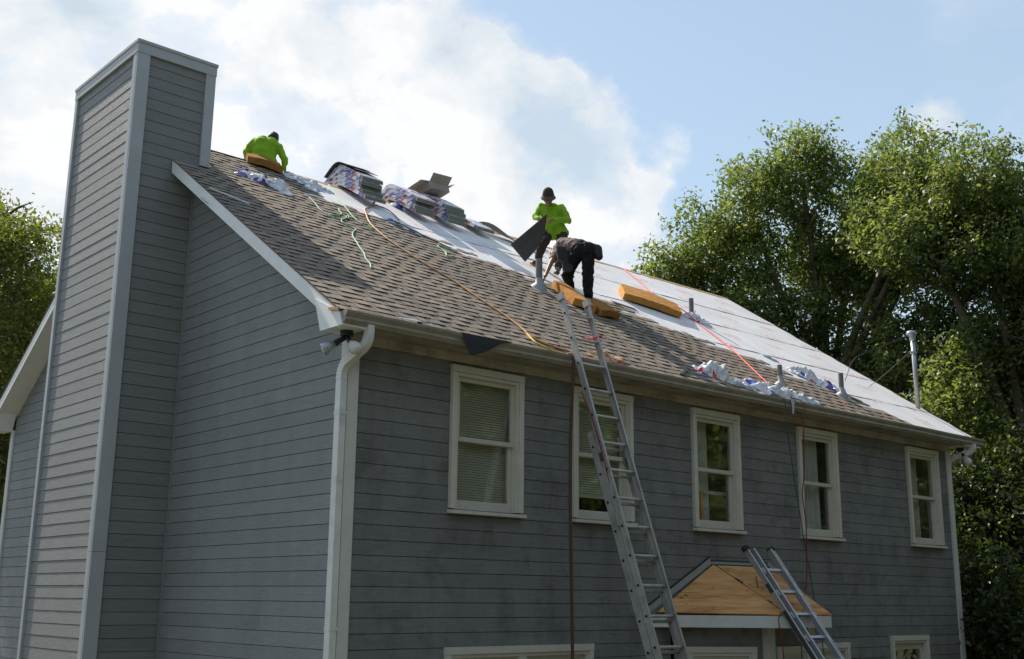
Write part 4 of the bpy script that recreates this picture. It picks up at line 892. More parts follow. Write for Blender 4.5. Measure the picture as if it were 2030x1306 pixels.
crumple('plastic_wrapper', .98, 4.72, .78, .36, .20, -.62, 'wrap_purple', 'white and purple plastic wrapper lying below the seated worker', 'wrapper', 1)
crumple('plastic_wrapper', 2.00, 5.45, .62, .46, .12, -1.15, 'wrap_clear', 'thin pale plastic wrapper at the ridge between seated worker and stacks', 'wrapper', 2)
crumple('plastic_wrapper', 1.86, 5.72, .34, .16, .10, -.3, 'wrap', 'small purple printed wrapper tucked at the ridge beside the seated worker', 'wrapper', 12)
crumple('plastic_wrapper', 5.55, .42, .50, .30, .30, -.25, 'wrap_red', 'red and blue plastic wrapper bunched up at the gutter', 'wrapper', 3)
crumple('plastic_wrapper', 5.93, .24, .60, .17, .13, -.35, 'wrap_clear', 'pale plastic strip trailing along the gutter from the red wrapper', 'wrapper', 4)
crumple('plastic_wrapper', 6.72, .22, 1.05, .36, .24, -.10, 'wrap_loose', 'white printed plastic wrapper heaped at the gutter round the red rope', 'wrapper', 5)
crumple('plastic_wrapper', 7.32, .17, .55, .20, .14, -.05, 'wrap_clear', 'bluish plastic wrapper by the low vent pipe at the gutter', 'wrapper', 6)
crumple('plastic_wrapper', 8.80, 1.38, .46, .34, .28, -.75, 'wrap_loose', 'silvery plastic wrapper on the edge of the white underlayment', 'wrapper', 7)
crumple('plastic_wrapper', 9.02, .98, .62, .20, .12, -1.25, 'wrap_purple', 'blue plastic wrapper trailing down towards the last vent pipe', 'wrapper', 8)
crumple('plastic_wrapper', 8.66, 1.95, .26, .10, .06, -.7, 'wrap_clear', 'small scrap of clear plastic stuck on the white underlayment', 'wrapper', 9)
crumple('plastic_wrapper', 8.22, 3.28, .48, .30, .20, -.5, 'wrap_loose', 'white plastic wrapper caught round the vent pipe in the white sheet', 'wrapper', 10)
crumple('plastic_wrapper', 7.85, 3.62, .62, .17, .12, -.95, 'wrap_purple', 'purple printed wrapper lying behind the long orange foam pad', 'wrapper', 11)
crumple('plastic_wrapper', 3.66, 5.55, .40, .14, .09, -1.0, 'wrap_red', 'red printed wrapper scrap at the foot of the middle stack', 'wrapper', 13)
crumple('plastic_wrapper', 2.93, 4.52, .26, .10, .07, -.5, 'wrap_red', 'small red wrapper scrap on the white sheet below the stacks', 'wrapper', 14)
crumple('torn_wrapper', 3.42, .16, .55, .20, .12, -.12, 'wrap_gold', 'torn golden brown wrapper at the gutter beside the tall ladder', 'wrapper', 15, kind_group='scraps at the gutter')
crumple('torn_wrapper', 8.62, .42, .16, .08, .05, .2, 'wrap_gold', 'tiny pale scrap on the shingles near the last vent pipe', 'wrapper', 16, kind_group='scraps at the gutter')
# a corner of plastic hanging over the gutter
loose('plastic_tail', [[(6.60, -.39, 5.47), (6.68, -.39, 5.47)], [(6.61, -.40, 5.36), (6.66, -.40, 5.36)], [(6.615, -.395, 5.27), (6.65, -.395, 5.27)]], .002, 'wrap_clear', 'narrow tail of clear plastic hanging over the gutter edge', 'wrapper')

# ------------------------------------------------------------------ felt scraps and small pieces
def felt_flap():
    rows = [[(1.02, -.30, 5.47), (1.22, -.30, 5.47), (1.45, -.30, 5.473), (1.74, -.30, 5.476)], [(1.05, -.392, 5.455), (1.22, -.392, 5.455), (1.45, -.392, 5.458), (1.72, -.39, 5.461)],
            [(1.09, -.400, 5.36), (1.22, -.402, 5.37), (1.37, -.40, 5.39), (1.56, -.398, 5.425)], [(1.145, -.402, 5.24), (1.19, -.404, 5.245), (1.26, -.402, 5.27), (1.38, -.40, 5.32)]]
    loose('felt_flap', rows, .005, 'felt', 'triangular flap of black roofing felt hanging over the gutter', 'felt')
felt_flap()
loose('metal_flashing', [[(-.18, -.372, 5.464), (.20, -.372, 5.470), (.46, -.370, 5.475), (.58, -.368, 5.478)], [(-.18, -.345, 5.470), (.20, -.335, 5.480), (.46, -.290, 5.512), (.58, -.262, 5.525)]], .004, 'lead', 'bent strip of grey metal flashing lying on the gutter corner', 'flashing')
loose('felt_end', [[(.585, -.366, 5.478), (.66, -.365, 5.482)], [(.59, -.26, 5.528), (.66, -.255, 5.532)], [(.60, -.25, 5.49), (.66, -.25, 5.49)]], .004, 'felt', 'folded black felt end beyond the bent metal flashing', 'felt')
def stick(name, p, q, w, h, m, label, cat, up=RN):
    p = Vector(p); q = Vector(q); c = (p + q) / 2; o = MB().beam(p - c, q - c, w, h, up).build(name, M[m]); o.location = c; return tag(o, label, cat)
stick('metal_strip', rp(-.27, 3.50, .03), rp(.12, 3.22, .028), .022, .012, 'white_strip', 'white metal strip lying across the left roof edge', 'strip')
stick('rake_wire', Vector((-.335, 2.70, 7.34)), Vector((-.34, 2.50, 7.21)), .012, .006, 'lead', 'short bent wire strap hooked over the white rake board', 'wire')
stick('felt_stick', rp(4.66, .12, .02), rp(5.02, .36, .04), .035, .018, 'felt', 'short dark felt strip lying on the shingles above the gutter', 'felt')
stick('pry_stick', rp(4.05, 1.12, .02), rp(4.25, .80, .02), .02, .012, 'osb', 'thin wood splinter on the shingles right of the tall ladder', 'stick') if False else None
loose('felt_patch', [[rp(6.02, 2.93, .022), rp(6.40, 2.80, .022)], [rp(5.98, 3.02, .03), rp(6.38, 2.90, .03)]], .004, 'felt', 'torn dark felt edge where shingles stop beside the orange foam', 'felt')
loose('shingle_scrap', [[rp(9.02, .93, .02), rp(9.34, .60, .02)], [rp(9.10, 1.02, .02), rp(9.46, .68, .02)]], .006, 'bundle_dark', 'dark shingle offcut lying beside the last vent pipe', 'shingle')
loose('shingle_scrap', [[rp(1.72, 5.66, .02), rp(2.0, 5.22, .02)], [rp(1.84, 5.70, .02), rp(2.12, 5.26, .02)]], .006, 'bundle_edge', 'grey shingle offcut lying just right of the seated worker', 'shingle')

# ------------------------------------------------------------------ foam seat pads
def foam(name, cs, thick, m, label, seed, up, bow=.0, nx=16, ny=8, nz=4):
    """cs: four corners (world) of the underside; thick: along up"""
    a, b, c, d = [Vector(p) for p in cs]; up = Vector(up).normalized(); vs = []; idx = {}; fs = []
    def pt(i, j, k):
        u, v, w = i / nx, j / ny, k / nz
        p = (a * (1 - u) + b * u) * (1 - v) + (d * (1 - u) + c * u) * v + up * (thick * w + bow * math.sin(math.pi * u))
        return p + Vector((noise.noise(p * 9), noise.noise(p * 9 + Vector((7, 0, 0))), noise.noise(p * 9 + Vector((0, 7, 0))))) * .007
    def vid(i, j, k):
        if (i, j, k) not in idx: idx[(i, j, k)] = len(vs); vs.append(pt(i, j, k))
        return idx[(i, j, k)]
    for k in (0, nz):
        for i in range(nx):
            for j in range(ny): fs.append((vid(i, j, k), vid(i + 1, j, k), vid(i + 1, j + 1, k), vid(i, j + 1, k)))
    for k in range(nz):
        for i in range(nx):
            for j in (0, ny): fs.append((vid(i, j, k), vid(i + 1, j, k), vid(i + 1, j, k + 1), vid(i, j, k + 1)))
        for j in range(ny):
            for i in (0, nx): fs.append((vid(i, j, k), vid(i, j + 1, k), vid(i, j + 1, k + 1), vid(i, j, k + 1)))
    cen = (a + b + c + d) / 4; o = MB().add([tuple(v - cen) for v in vs], fs).build(name, M[m]); o.location = cen
    return tag(o, label, 'foam pad', 'orange foam pads on the roof')
foam('foam_pad', [rp(6.55, 3.36, .02), rp(7.60, 3.06, .02), rp(8.02, 3.62, .02), rp(7.02, 3.98, .02)], .10, 'foam', 'long orange foam pad lying alone on the white underlayment', 1, RN, .02)
foam('foam_pad', [rp(4.55, 2.24, .02), rp(4.80, 2.04, .02), rp(4.98, 2.80, .02), rp(4.74, 2.98, .02)], .10, 'foam', 'orange foam pad under the bending worker nearest the vent pipe', 2, RN, .02)
foam('foam_pad', [rp(4.86, 1.98, .02), rp(5.26, 2.02, .02), rp(5.34, 2.42, .02), rp(4.96, 2.46, .02)], .09, 'foam_brown', 'dirty brown orange foam pad beside the bending worker and ladder top', 3, RN, .02)
foam('foam_pad', [rp(1.14, 5.70, .02), rp(1.64, 5.58, .02), rp(1.70, 5.86, .02), rp(1.20, 5.90, .02)], .09, 'foam_brown', 'brown foam pad under the seated worker at the ridge', 4, (0, -.25, 1), .03)

# ------------------------------------------------------------------ ropes, hoses and cords
def cord(name, pts, r, m, label, cat='rope', k=6, n=7):
    P = spline(pts, k); c = P[0]; o = MB().tube([p - c for p in P], r, n).build(name, M[m], None, True); o.location = c; return tag(o, label, cat)
H = .028
def on(l, h=H): return [rp(x, s, h) for x, s in l]
cord('air_hose', [Vector((3.10, 4.13, 8.80)), Vector((3.10, 4.10, 8.62)), rp(2.86, 5.08, .04)] + on([(2.55, 4.72), (2.42, 4.45), (2.24, 4.05), (2.15, 3.75), (2.10, 3.3), (2.13, 2.87), (2.20, 2.4), (2.32, 1.94), (2.36, 1.45), (2.41, .94), (2.40, .62), (2.36, .40), (2.40, .22), (2.55, .14), (2.72, .08)]), .0125, 'rope_tan', 'orange brown hose running down the shingles from the stacks to the ladder', 'hose')
cord('rope', on([(2.40, .55), (2.34, .36), (2.30, .16), (2.42, .03), (2.56, -.04)], .022), .012, 'rope_yellow', 'yellow rope end lying on the shingles beside the hose', 'rope')
cord('rope', [Vector((2.60, -.30, 5.475)), Vector((2.585, -.40, 5.46)), Vector((2.585, -.405, 5.3)), Vector((2.59, -.36, 4.6)), Vector((2.60, -.34, 3.8)), Vector((2.605, -.35, 3.0)), Vector((2.61, -.36, 2.2)), Vector((2.60, -.38, 1.2)), Vector((2.62, -.42, .05))], .018, 'rope_brown', 'brown rope hanging straight down the front wall beside the second window', 'rope', 5)
cord('twine', on([(1.90, 4.30), (1.86, 4.20), (1.80, 4.02), (1.62, 3.86), (1.50, 3.80), (1.62, 3.70), (1.78, 3.86), (1.92, 4.06), (1.86, 3.92), (1.66, 3.74), (1.58, 3.56), (1.63, 3.44), (1.66, 3.34), (1.55, 3.20), (1.42, 2.98), (1.34, 2.74), (1.25, 2.46), (1.19, 2.25), (1.10, 2.05), (1.05, 1.85), (.96, 1.66)], .022), .0085, 'cord_green', 'long knotted pale green twine trailing down the shingles', 'twine')
cord('twine', on([(1.56, 4.52), (1.52, 4.26), (1.45, 3.98), (1.46, 3.78), (1.52, 3.66)], .02), .0075, 'cord_green', 'short pale green twine below the white and purple wrapper', 'twine')
cord('twine', on([(2.46, 5.72), (2.36, 5.38), (2.21, 4.87), (2.08, 4.40), (1.97, 3.98), (1.96, 3.72), (2.05, 3.55)], .03), .0075, 'cord_green', 'pale green twine running down from the ridge to the hose', 'twine')
cord('twine', on([(3.42, 3.70), (3.45, 3.60), (3.34, 3.66), (3.22, 3.70), (3.14, 3.62), (3.14, 3.46), (3.10, 3.34), (3.02, 3.20), (3.10, 3.22), (3.20, 3.30)], .022), .010, 'cord_green', 'small curl of green twine at the edge of the white sheet', 'twine')
cord('power_cord', on([(2.86, 5.10), (3.02, 5.20), (3.16, 5.14), (3.14, 4.86), (3.07, 4.61)], .03), .008, 'cord_dark', 'dark cord arching on the white sheet between two stacks', 'cord')
cord('power_cord', on([(2.92, 4.50), (3.05, 4.29), (3.16, 4.10), (3.22, 3.98), (3.34, 3.82), (3.44, 3.66)], .022), .008, 'cord_dark', 'dark cord along the top edge of the shingles below the stacks', 'cord')
cord('safety_rope', on([(8.78, 5.80), (8.69, 5.55), (8.45, 4.9), (8.10, 4.2), (7.93, 3.82)], .03) + [rp(7.92, 3.4, .10)] + on([(7.98, 3.0), (7.90, 2.7), (7.66, 2.0), (7.40, 1.5), (7.02, .80), (6.80, .36), (6.76, .18)], .03), .009, 'rope_red', 'bright red rope running from the ridge down past the vent pipe', 'rope')
cord('power_cord', [rp(6.86, .10, .03), Vector((6.88, -.40, 5.44)), Vector((6.84, -.41, 5.2)), Vector((6.83, -.38, 4.5)), Vector((6.80, -.36, 4.25)), Vector((6.88, -.34, 3.9)), Vector((6.92, -.30, 3.5)), Vector((6.93, -.28, 3.2)), Vector((6.88, -.28, 3.02)), Vector((6.80, -.29, 2.96))], .0075, 'cord_darkred', 'dark red cord hanging down the wall from the heaped wrapper', 'cord', 6)
cord('power_cord', [rp(6.42, .08, .03), Vector((6.44, -.40, 5.44)), Vector((6.44, -.41, 5.2)), Vector((6.56, -.37, 4.8)), Vector((6.66, -.35, 4.4)), Vector((6.76, -.33, 4.05)), Vector((6.86, -.30, 3.75)), Vector((6.98, -.28, 3.35)), Vector((7.12, -.26, 2.85)), Vector((7.2, -.3, 2.2)), Vector((7.22, -.3, 1.2))], .0065, 'cord_teal', 'thin dark green cord hanging beside the red one on the wall', 'cord', 6)
cord('power_cord', [Vector((5.62, -.45, 3.18)), Vector((5.60, -.50, 3.03)), Vector((5.56, -.66, 2.93)), Vector((5.52, -.80, 2.86)), Vector((5.44, -.94, 2.80)), Vector((5.28, -.99, 2.70)), Vector((5.30, -.995, 2.55)), Vector((5.34, -.99, 2.35)), Vector((5.36, -.98, 2.1)), Vector((5.36, -1.0, .9))], .007, 'cord_darkred', 'dark red cord dangling over the bay fascia from the plywood', 'cord', 6)
cord('power_cord', [Vector((5.62, -.99, 2.76)), Vector((5.62, -1.04, 2.70)), Vector((5.63, -1.04, 2.5)), Vector((5.64, -1.03, 2.2)), Vector((5.63, -1.03, 1.0))], .007, 'cord_teal', 'green cord dangling over the bay fascia beside the short ladder', 'cord', 6)
# ------------------------------------------------------------------ people
def capsule(mb, p, r0, q, r1, n=12):
    p = Vector(p); q = Vector(q); d = q - p
    if d.length < 1e-4: d = Vector((0, 0, 1e-3)); q = p + d
    t = d.normalized(); a = t.orthogonal().normalized(); b = t.cross(a); rings = []
    for c, r, th in [(p, r0, x) for x in (-80, -45, -15)] + [(q, r1, x) for x in (15, 45, 80)]:
        rings.append((c + t * (r * math.sin(R(th))), r * math.cos(R(th))))
    vs = [o + (a * math.cos(2 * math.pi * k / n) + b * math.sin(2 * math.pi * k / n)) * rr for o, rr in rings for k in range(n)]
    fs = [(i * n + k, i * n + (k + 1) % n, (i + 1) * n + (k + 1) % n, (i + 1) * n + k) for i in range(5) for k in range(n)]
    fs += [tuple(range(n - 1, -1, -1)), tuple(range(5 * n, 6 * n))]; mb.add(vs, fs)
def skin_over(mb, name, m, voxel, parent=None, origin=(0, 0, 0), smooth=5, folds=0.0, freq=14, seed=0):
    """one continuous surface grown over overlapping limb volumes"""
    o = Vector(origin); mb.v = [tuple(Vector(v) - o) for v in mb.v]
    ob = mb.build('tmp', M[m]); md = ob.modifiers.new('r', 'REMESH'); md.mode = 'VOXEL'; md.voxel_size = voxel; md.use_smooth_shade = True
    sm = ob.modifiers.new('s', 'SMOOTH'); sm.iterations = smooth; sm.factor = .5
    bpy.context.view_layer.update(); dg = bpy.context.evaluated_depsgraph_get(); me = bpy.data.meshes.new_from_object(ob.evaluated_get(dg)); bpy.data.objects.remove(ob)
    if folds:
        for v in me.vertices:
            q = v.co * freq; k = noise.noise(Vector((q.x + seed, q.y, q.z * .55))); k2 = noise.noise(Vector((q.x * .6, q.y * .6 + seed, q.z * 1.5)))
            v.co += v.normal * folds * (abs(k) * 1.6 - .5 + .8 * k2)
    me.polygons.foreach_set('use_smooth', [True] * len(me.polygons)); me.name = name
    if not me.materials: me.materials.append(M[m])
    return link(bpy.data.objects.new(name, me), parent)
def hand(mb, w, d, palm, k=1.0, side=1, curl=.9):
    """palm and five bent fingers; d: direction of the hand, palm: where the palm faces, side: thumb side"""
    d = Vector(d).normalized(); pn = Vector(palm); pn = (pn - d * pn.dot(d)).normalized(); x = d.cross(pn) * side; w = Vector(w)
    for i in (-1, 0, 1): capsule(mb, w + x * .018 * i * k, .015 * k, w + d * .078 * k + x * .022 * i * k, .013 * k, 8)
    for i, ln in enumerate((.070, .080, .075, .058)):
        a = w + d * .085 * k + x * (-.033 + .022 * i) * k * -1; b = a + (d * math.cos(curl * .5) + pn * math.sin(curl * .5)) * ln * .5 * k; c = b + (d * math.cos(curl * 1.5) + pn * math.sin(curl * 1.5)) * ln * .55 * k
        capsule(mb, a, .0095 * k, b, .009 * k, 8); capsule(mb, b, .009 * k, c, .0075 * k, 8)
    a = w + d * .025 * k + x * .026 * k; b = a + (x * .7 + d * .6 + pn * .3).normalized() * .035 * k; c = b + (d * .8 + pn * .6).normalized() * .032 * k
    capsule(mb, a, .012 * k, b, .010 * k, 8); capsule(mb, b, .010 * k, c, .008 * k, 8)
def torso(mb, J, r, wid, extra=0.0, pelvis=True):
    rt = (Vector(J['shL']) - Vector(J['shR'])).normalized(); hp = (Vector(J['hipL']) - Vector(J['hipR'])).normalized()
    pel, waist, chest, neck = (Vector(J[k]) for k in ('pel', 'waist', 'chest', 'neck'))
    for s in (-1, 1):
        if pelvis: capsule(mb, pel + hp * .055 * s * wid, r * 1.02 + extra, waist + (hp + rt) * .028 * s * wid, r * .95 + extra)
        capsule(mb, waist + (hp + rt) * .028 * s * wid, r * .95 + extra, chest + rt * .065 * s * wid, r * 1.05 + extra)
        capsule(mb, chest + rt * .065 * s * wid, r * 1.05 + extra, neck + rt * .05 * s * wid - (neck - chest).normalized() * .05, r * .62 + extra)
        sh = Vector(J['shL' if s > 0 else 'shR']); capsule(mb, chest + rt * .05 * s * wid, r * .85 + extra, sh, .055 * wid + extra)
def person(label, J, base, k=1.0, face=(0, -1, 0), up=(0, 0, 1), shirt='hivis', sleeves=1.0, trousers='brown_trousers', shoes='shoe', tr=.105, cap=None, hair=True, hem=0.0, palms=None, curl=.9, seed=0):
    J = {a: Vector(b) for a, b in J.items()}; base = Vector(base); face = Vector(face).normalized(); up = Vector(up); up = (up - face * up.dot(face)).normalized(); sx = face.cross(up)
    H = J['head']; mb = MB()
    # body: head with face, neck, trunk, arms, hands, legs as one volume
    capsule(mb, H + up * .03 * k - face * .012 * k, .086 * k, H - up * .015 * k + face * .01 * k, .078 * k, 16); capsule(mb, H - up * .03 * k + face * .022 * k, .066 * k, H - up * .085 * k + face * .045 * k, .036 * k)
    capsule(mb, H + face * .085 * k + up * .012 * k, .010 * k, H + face * .108 * k - up * .022 * k, .015 * k, 8); capsule(mb, H + face * .082 * k + up * .03 * k - sx * .04 * k, .012 * k, H + face * .082 * k + up * .03 * k + sx * .04 * k, .012 * k, 8)
    capsule(mb, H + face * .082 * k - up * .055 * k - sx * .02 * k, .009 * k, H + face * .082 * k - up * .055 * k + sx * .02 * k, .009 * k, 8)
    for s in (-1, 1): capsule(mb, H + sx * .084 * s * k + up * .018 * k - face * .006 * k, .014 * k, H + sx * .088 * s * k - up * .022 * k, .011 * k, 8)
    capsule(mb, J['neck'], .052 * k, H - up * .05 * k - face * .01 * k, .050 * k)
    torso(mb, J, tr, k, -.012)
    for s in 'LR':
        capsule(mb, J['sh' + s], .050 * k, J['el' + s], .040 * k); capsule(mb, J['el' + s], .040 * k, J['ha' + s], .027 * k)
        capsule(mb, J['hip' + s], .078 * k, J['kn' + s], .054 * k); capsule(mb, J['kn' + s], .052 * k, J['an' + s], .036 * k); capsule(mb, J['an' + s], .036 * k, J['to' + s], .028 * k)
        d = J['ha' + s] - J['el' + s]; pl = (palms or {}).get(s, Vector((0, 0, -1)) + face * .3); dd = (palms or {}).get('d' + s, d)
        hand(mb, J['ha' + s], dd, pl, k, 1 if s == 'R' else -1, curl)
    body = skin_over(mb, 'person', 'skin', .0085, None, base, 3); body.location = base; tag(body, label, 'person')
    # clothes follow the limbs and end at hem and cuffs
    mb = MB(); torso(mb, J, tr, k, .006, hem >= 0)
    if hem > 0:
        hp = (J['hipL'] - J['hipR']).normalized(); dn = (J['pel'] - J['waist']).normalized()
        for s in (-1, 1): capsule(mb, J['pel'] + hp * .055 * s * k, tr * 1.22, J['pel'] + hp * .075 * s * k + dn * hem, tr * 1.24)
    for s in 'LR':
        capsule(mb, J['sh' + s], .062 * k, J['sh' + s].lerp(J['el' + s], min(sleeves * 2, 1)), .055 * k)
        if sleeves > .6: capsule(mb, J['el' + s], .055 * k, J['el' + s].lerp(J['ha' + s], .92), .042 * k)
    skin_over(mb, 'shirt', shirt, .010, body, base, 4, .013, 13, seed)
    mb = MB(); hp = (J['hipL'] - J['hipR']).normalized()
    for s in (-1, 1): capsule(mb, J['pel'] + hp * .05 * s * k, tr * 1.10, (J['hipL'] if s > 0 else J['hipR']), .105 * k); (capsule(mb, J['pel'] + hp * .05 * s * k, tr * 1.10, J['pel'].lerp(J['waist'], .55) + hp * .04 * s * k, tr * 1.03) if hem < 0 else None)
    for s in 'LR':
        capsule(mb, J['hip' + s], .108 * k, J['kn' + s], .086 * k); capsule(mb, J['kn' + s], .085 * k, J['an' + s].lerp(J['kn' + s], .06), .068 * k)
    skin_over(mb, 'trousers', trousers, .010, body, base, 4, .013, 15, seed + 3)
    for s in 'LR':
        an, to = J['an' + s], J['to' + s]; d = (to - an); fl = Vector((d.x, d.y, 0)).normalized() if Vector((d.x, d.y, 0)).length > .02 else Vector((0, 1, 0)); fl = (fl + Vector((0, 0, fl.y * PITCH))).normalized()
        mb = MB(); capsule(mb, an + Vector((0, 0, .03)), .052 * k, an - Vector((0, 0, .03)), .050 * k); capsule(mb, an - fl * .03 - Vector((0, 0, .04)), .042 * k, to, .040 * k); capsule(mb, to - fl * .02, .042 * k, to + fl * .02, .034 * k)
        sh = skin_over(mb, 'shoe', shoes, .008, body, base, 3)
        n = Vector((0, -SN, CS)); o = to.lerp(an, .4) - n * .035
        so = MB().obox(Vector((0, 0, 0)), fl * .125 * k, fl.cross(n).normalized() * .042 * k, n * .011); so.v = [tuple(Vector(v) + (to.lerp(an - Vector((0, 0, .045)), .5) - n * .030) - base) for v in so.v]; part(so, 'sole', 'sole', sh)
    # eyes, hair, cap
    mb = MB()
    for s in (-1, 1): mb.ball(H + face * .082 * k + up * .012 * k + sx * .032 * s * k - base, .010 * k, 8)
    part(mb, 'eyes', 'hair', body)
    if hair:
        mb = MB(); capsule(mb, H + up * .042 * k - face * .020 * k, .088 * k, H - up * .01 * k - face * .035 * k, .080 * k, 16); skin_over(mb, 'hair', 'hair', .009, body, base, 2, .006, 40, seed)
    if cap:
        mb = MB(); capsule(mb, H + up * .050 * k - face * .010 * k, .112 * k, H + up * .095 * k - face * .018 * k, .088 * k, 16); c = skin_over(mb, 'cap', cap, .008, body, base, 3)
        mb = MB(); n = 24; vs = []; 
        for i in range(n):
            a = 2 * math.pi * i / n
            for rr, dz_ in ((.095, 0), (.124, -.045)): vs.append(H + up * (.048 + dz_ * (1.0 + .3 * math.cos(a))) * k + (face * math.cos(a) * 1.08 + sx * math.sin(a)) * rr * k - base)
        fs = [(2 * i, 2 * i + 1, 2 * ((i + 1) % n) + 1, 2 * ((i + 1) % n)) for i in range(n)]
        part(mb.add(vs, fs).add([v + up * .006 for v in vs], [f[::-1] for f in fs]), 'cap_brim', 'cap_brim', c)
    return body
FWD = Vector((-.66, -.74, 0))
stand = dict(head=(5.245, 2.790, 8.735), neck=(5.372, 2.90, 8.705), chest=(5.425, 2.92, 8.60), waist=(5.475, 2.93, 8.455), pel=(5.51, 2.925, 8.35), shR=(5.305, 3.00, 8.675), elR=(5.225, 3.05, 8.50), haR=(5.165, 2.90, 8.42),
             shL=(5.535, 2.80, 8.665), elL=(5.575, 2.69, 8.44), haL=(5.30, 2.735, 8.40), hipR=(5.455, 2.98, 8.31), knR=(5.33, 2.985, 8.08), anR=(5.39, 3.165, 7.90), toR=(5.27, 3.12, 7.805),
             hipL=(5.595, 2.86, 8.30), knL=(5.50, 2.74, 7.98), anL=(5.45, 2.79, 7.70), toL=(5.34, 2.70, 7.585))
person('person in lime shirt and brimmed cap standing on the roof holding a shingle', stand, (5.4, 2.95, 7.70), .92, FWD + Vector((-.1, 0, -.75)), (0, 0, 1), 'hivis', 1.0, 'brown_trousers', 'shoe', .108, cap='cap_brown', hair=False, hem=.06,
       palms={'R': Vector((.5, -.5, -.3)), 'L': Vector((-.3, -.3, -.8)), 'dR': Vector((.2, -.6, -.6)), 'dL': Vector((-.85, .1, -.3))}, seed=1)
bend_j = dict(head=(5.06, 2.44, 7.715), neck=(4.995, 2.30, 7.765), chest=(4.945, 2.08, 7.745), waist=(4.920, 1.86, 7.690), pel=(4.905, 1.72, 7.60), shL=(4.875, 2.20, 7.690), elL=(4.765, 2.215, 7.515), haL=(4.640, 2.205, 7.29),
              shR=(5.09, 2.19, 7.70), elR=(5.10, 2.26, 7.52), haR=(5.00, 2.13, 7.385), hipR=(4.945, 1.665, 7.53), knR=(4.955, 1.69, 7.20), anR=(5.035, 1.76, 6.925), toR=(5.085, 1.90, 6.90),
              hipL=(4.855, 1.80, 7.55), knL=(4.925, 2.06, 7.33), anL=(4.985, 2.05, 7.115), toL=(4.93, 2.20, 7.11))
bent = person('person in grey shirt and black jeans bending over by the vent pipe', bend_j, (4.95, 1.95, 7.0), .95, (-.2, .75, -.6), (.2, .6, .7), 'teeshirt', .30, 'jeans', 'leather', .122, hair=True, hem=-1, seed=5,
              palms={'L': Vector((-.5, .3, -.3)), 'R': Vector((-.6, .2, -.4))}, curl=.7)
def gear():
    b0 = Vector((4.95, 1.95, 7.0))
    def P(mb, n, m): mb.v = [tuple(Vector(v) - b0) for v in mb.v]; return part(mb, n, m, bent)
    mb = MB(); pts = [Vector((4.905, 1.80, 7.645)) + (Vector((1, -.15, .05)) * math.cos(a) * .148 + Vector((.05, .55, -.85)) * math.sin(a) * .128) for a in np.linspace(0, 2 * math.pi, 21)]
    for a, c in zip(pts[:-1], pts[1:]): mb.beam(a, c, .012, .055, (0, .8, .6))
    P(mb, 'tool_belt', 'leather')
    def pouch(c, ax, ay, az, name='tool_pouch'):
        mb = MB(); c, ax, ay, az = Vector(c), Vector(ax), Vector(ay), Vector(az); prof = [(-1, 1), (1, 1), (1.02, .2), (.86, -.65), (.5, -1), (-.5, -1), (-.86, -.65), (-1.02, .2)]
        P(mb.prism([c + ax * p + az * q - ay for p, q in prof], ay * 2), name, 'leather')
    mb = MB(); capsule(mb, (4.95, 1.66, 7.655), .075, (5.035, 1.575, 7.625), .062); capsule(mb, (5.035, 1.575, 7.625), .062, (5.045, 1.565, 7.52), .066); capsule(mb, (4.96, 1.64, 7.58), .08, (5.04, 1.57, 7.55), .06)
    ob = skin_over(mb, 'tool_pouch', 'leather', .010, bent, b0, 3, .006, 20)
    pouch((4.815, 1.93, 7.445), Vector((.75, -.6, 0)) * .085, Vector((.6, .75, 0)) * .045, (.02, 0, .135)); pouch((4.80, 1.98, 7.58), Vector((.75, -.6, 0)) * .12, Vector((.6, .75, 0)) * .05, (.0, 0, .10))
    mb = MB(); capsule(mb, (4.80, 1.86, 7.62), .016, (4.795, 1.86, 7.50), .014); P(mb, 'tool_handle', 'alu_dark')
    mb = MB(); mb.beam((4.90, 2.10, 7.36), (4.96, 2.02, 7.26), .11, .10, (0, 1, 1)); P(mb, 'knee_pad', 'rubber')
gear()
seat = dict(head=(1.70, 4.80, 9.275), neck=(1.625, 4.745, 9.21), chest=(1.545, 4.69, 9.10), waist=(1.505, 4.685, 8.96), pel=(1.50, 4.70, 8.86), shL=(1.405, 4.79, 9.16), elL=(1.315, 4.835, 8.985), haL=(1.42, 5.00, 8.94),
            shR=(1.68, 4.575, 9.08), elR=(1.755, 4.535, 8.91), haR=(1.80, 4.62, 8.735), hipL=(1.42, 4.79, 8.845), knL=(1.40, 5.18, 8.90), anL=(1.45, 5.40, 8.50), toL=(1.44, 5.54, 8.42), hipR=(1.58, 4.66, 8.84), knR=(1.80, 5.02, 8.86), anR=(1.82, 5.25, 8.58), toR=(1.83, 5.40, 8.52))
person('person in lime shirt sitting on the ridge with their back turned', seat, (1.5, 4.8, 8.75), .92, (.5, .6, -.55), (.15, 0, 1), 'hivis', 1.0, 'grey_trousers', 'shoe', .125, hair=True, hem=.03, seed=9, palms={'L': Vector((0, 0, -1)), 'R': Vector((0, 0, -1)), 'dR': Vector((.2, .5, -.4))})
# the shingle held by the standing worker
rows = []
for i in range(9):
    t = i / 8; a = Vector((5.185, 2.745, 8.47)).lerp(Vector((4.765, 3.09, 7.975)), t); b = Vector((5.20, 2.80, 8.30)).lerp(Vector((4.872, 2.885, 7.685)), t); m_ = a.lerp(b, .5) + Vector((-.6, -.7, .1)) * (-.035 * math.sin(math.pi * t))
    b = b + Vector((.12, .0, .05)) * math.sin(math.pi * t); rows.append([a, m_, b])
loose('held_shingle', rows, .005, 'bundle_dark', 'dark sheet of shingle hanging from the standing worker hands', 'shingle')

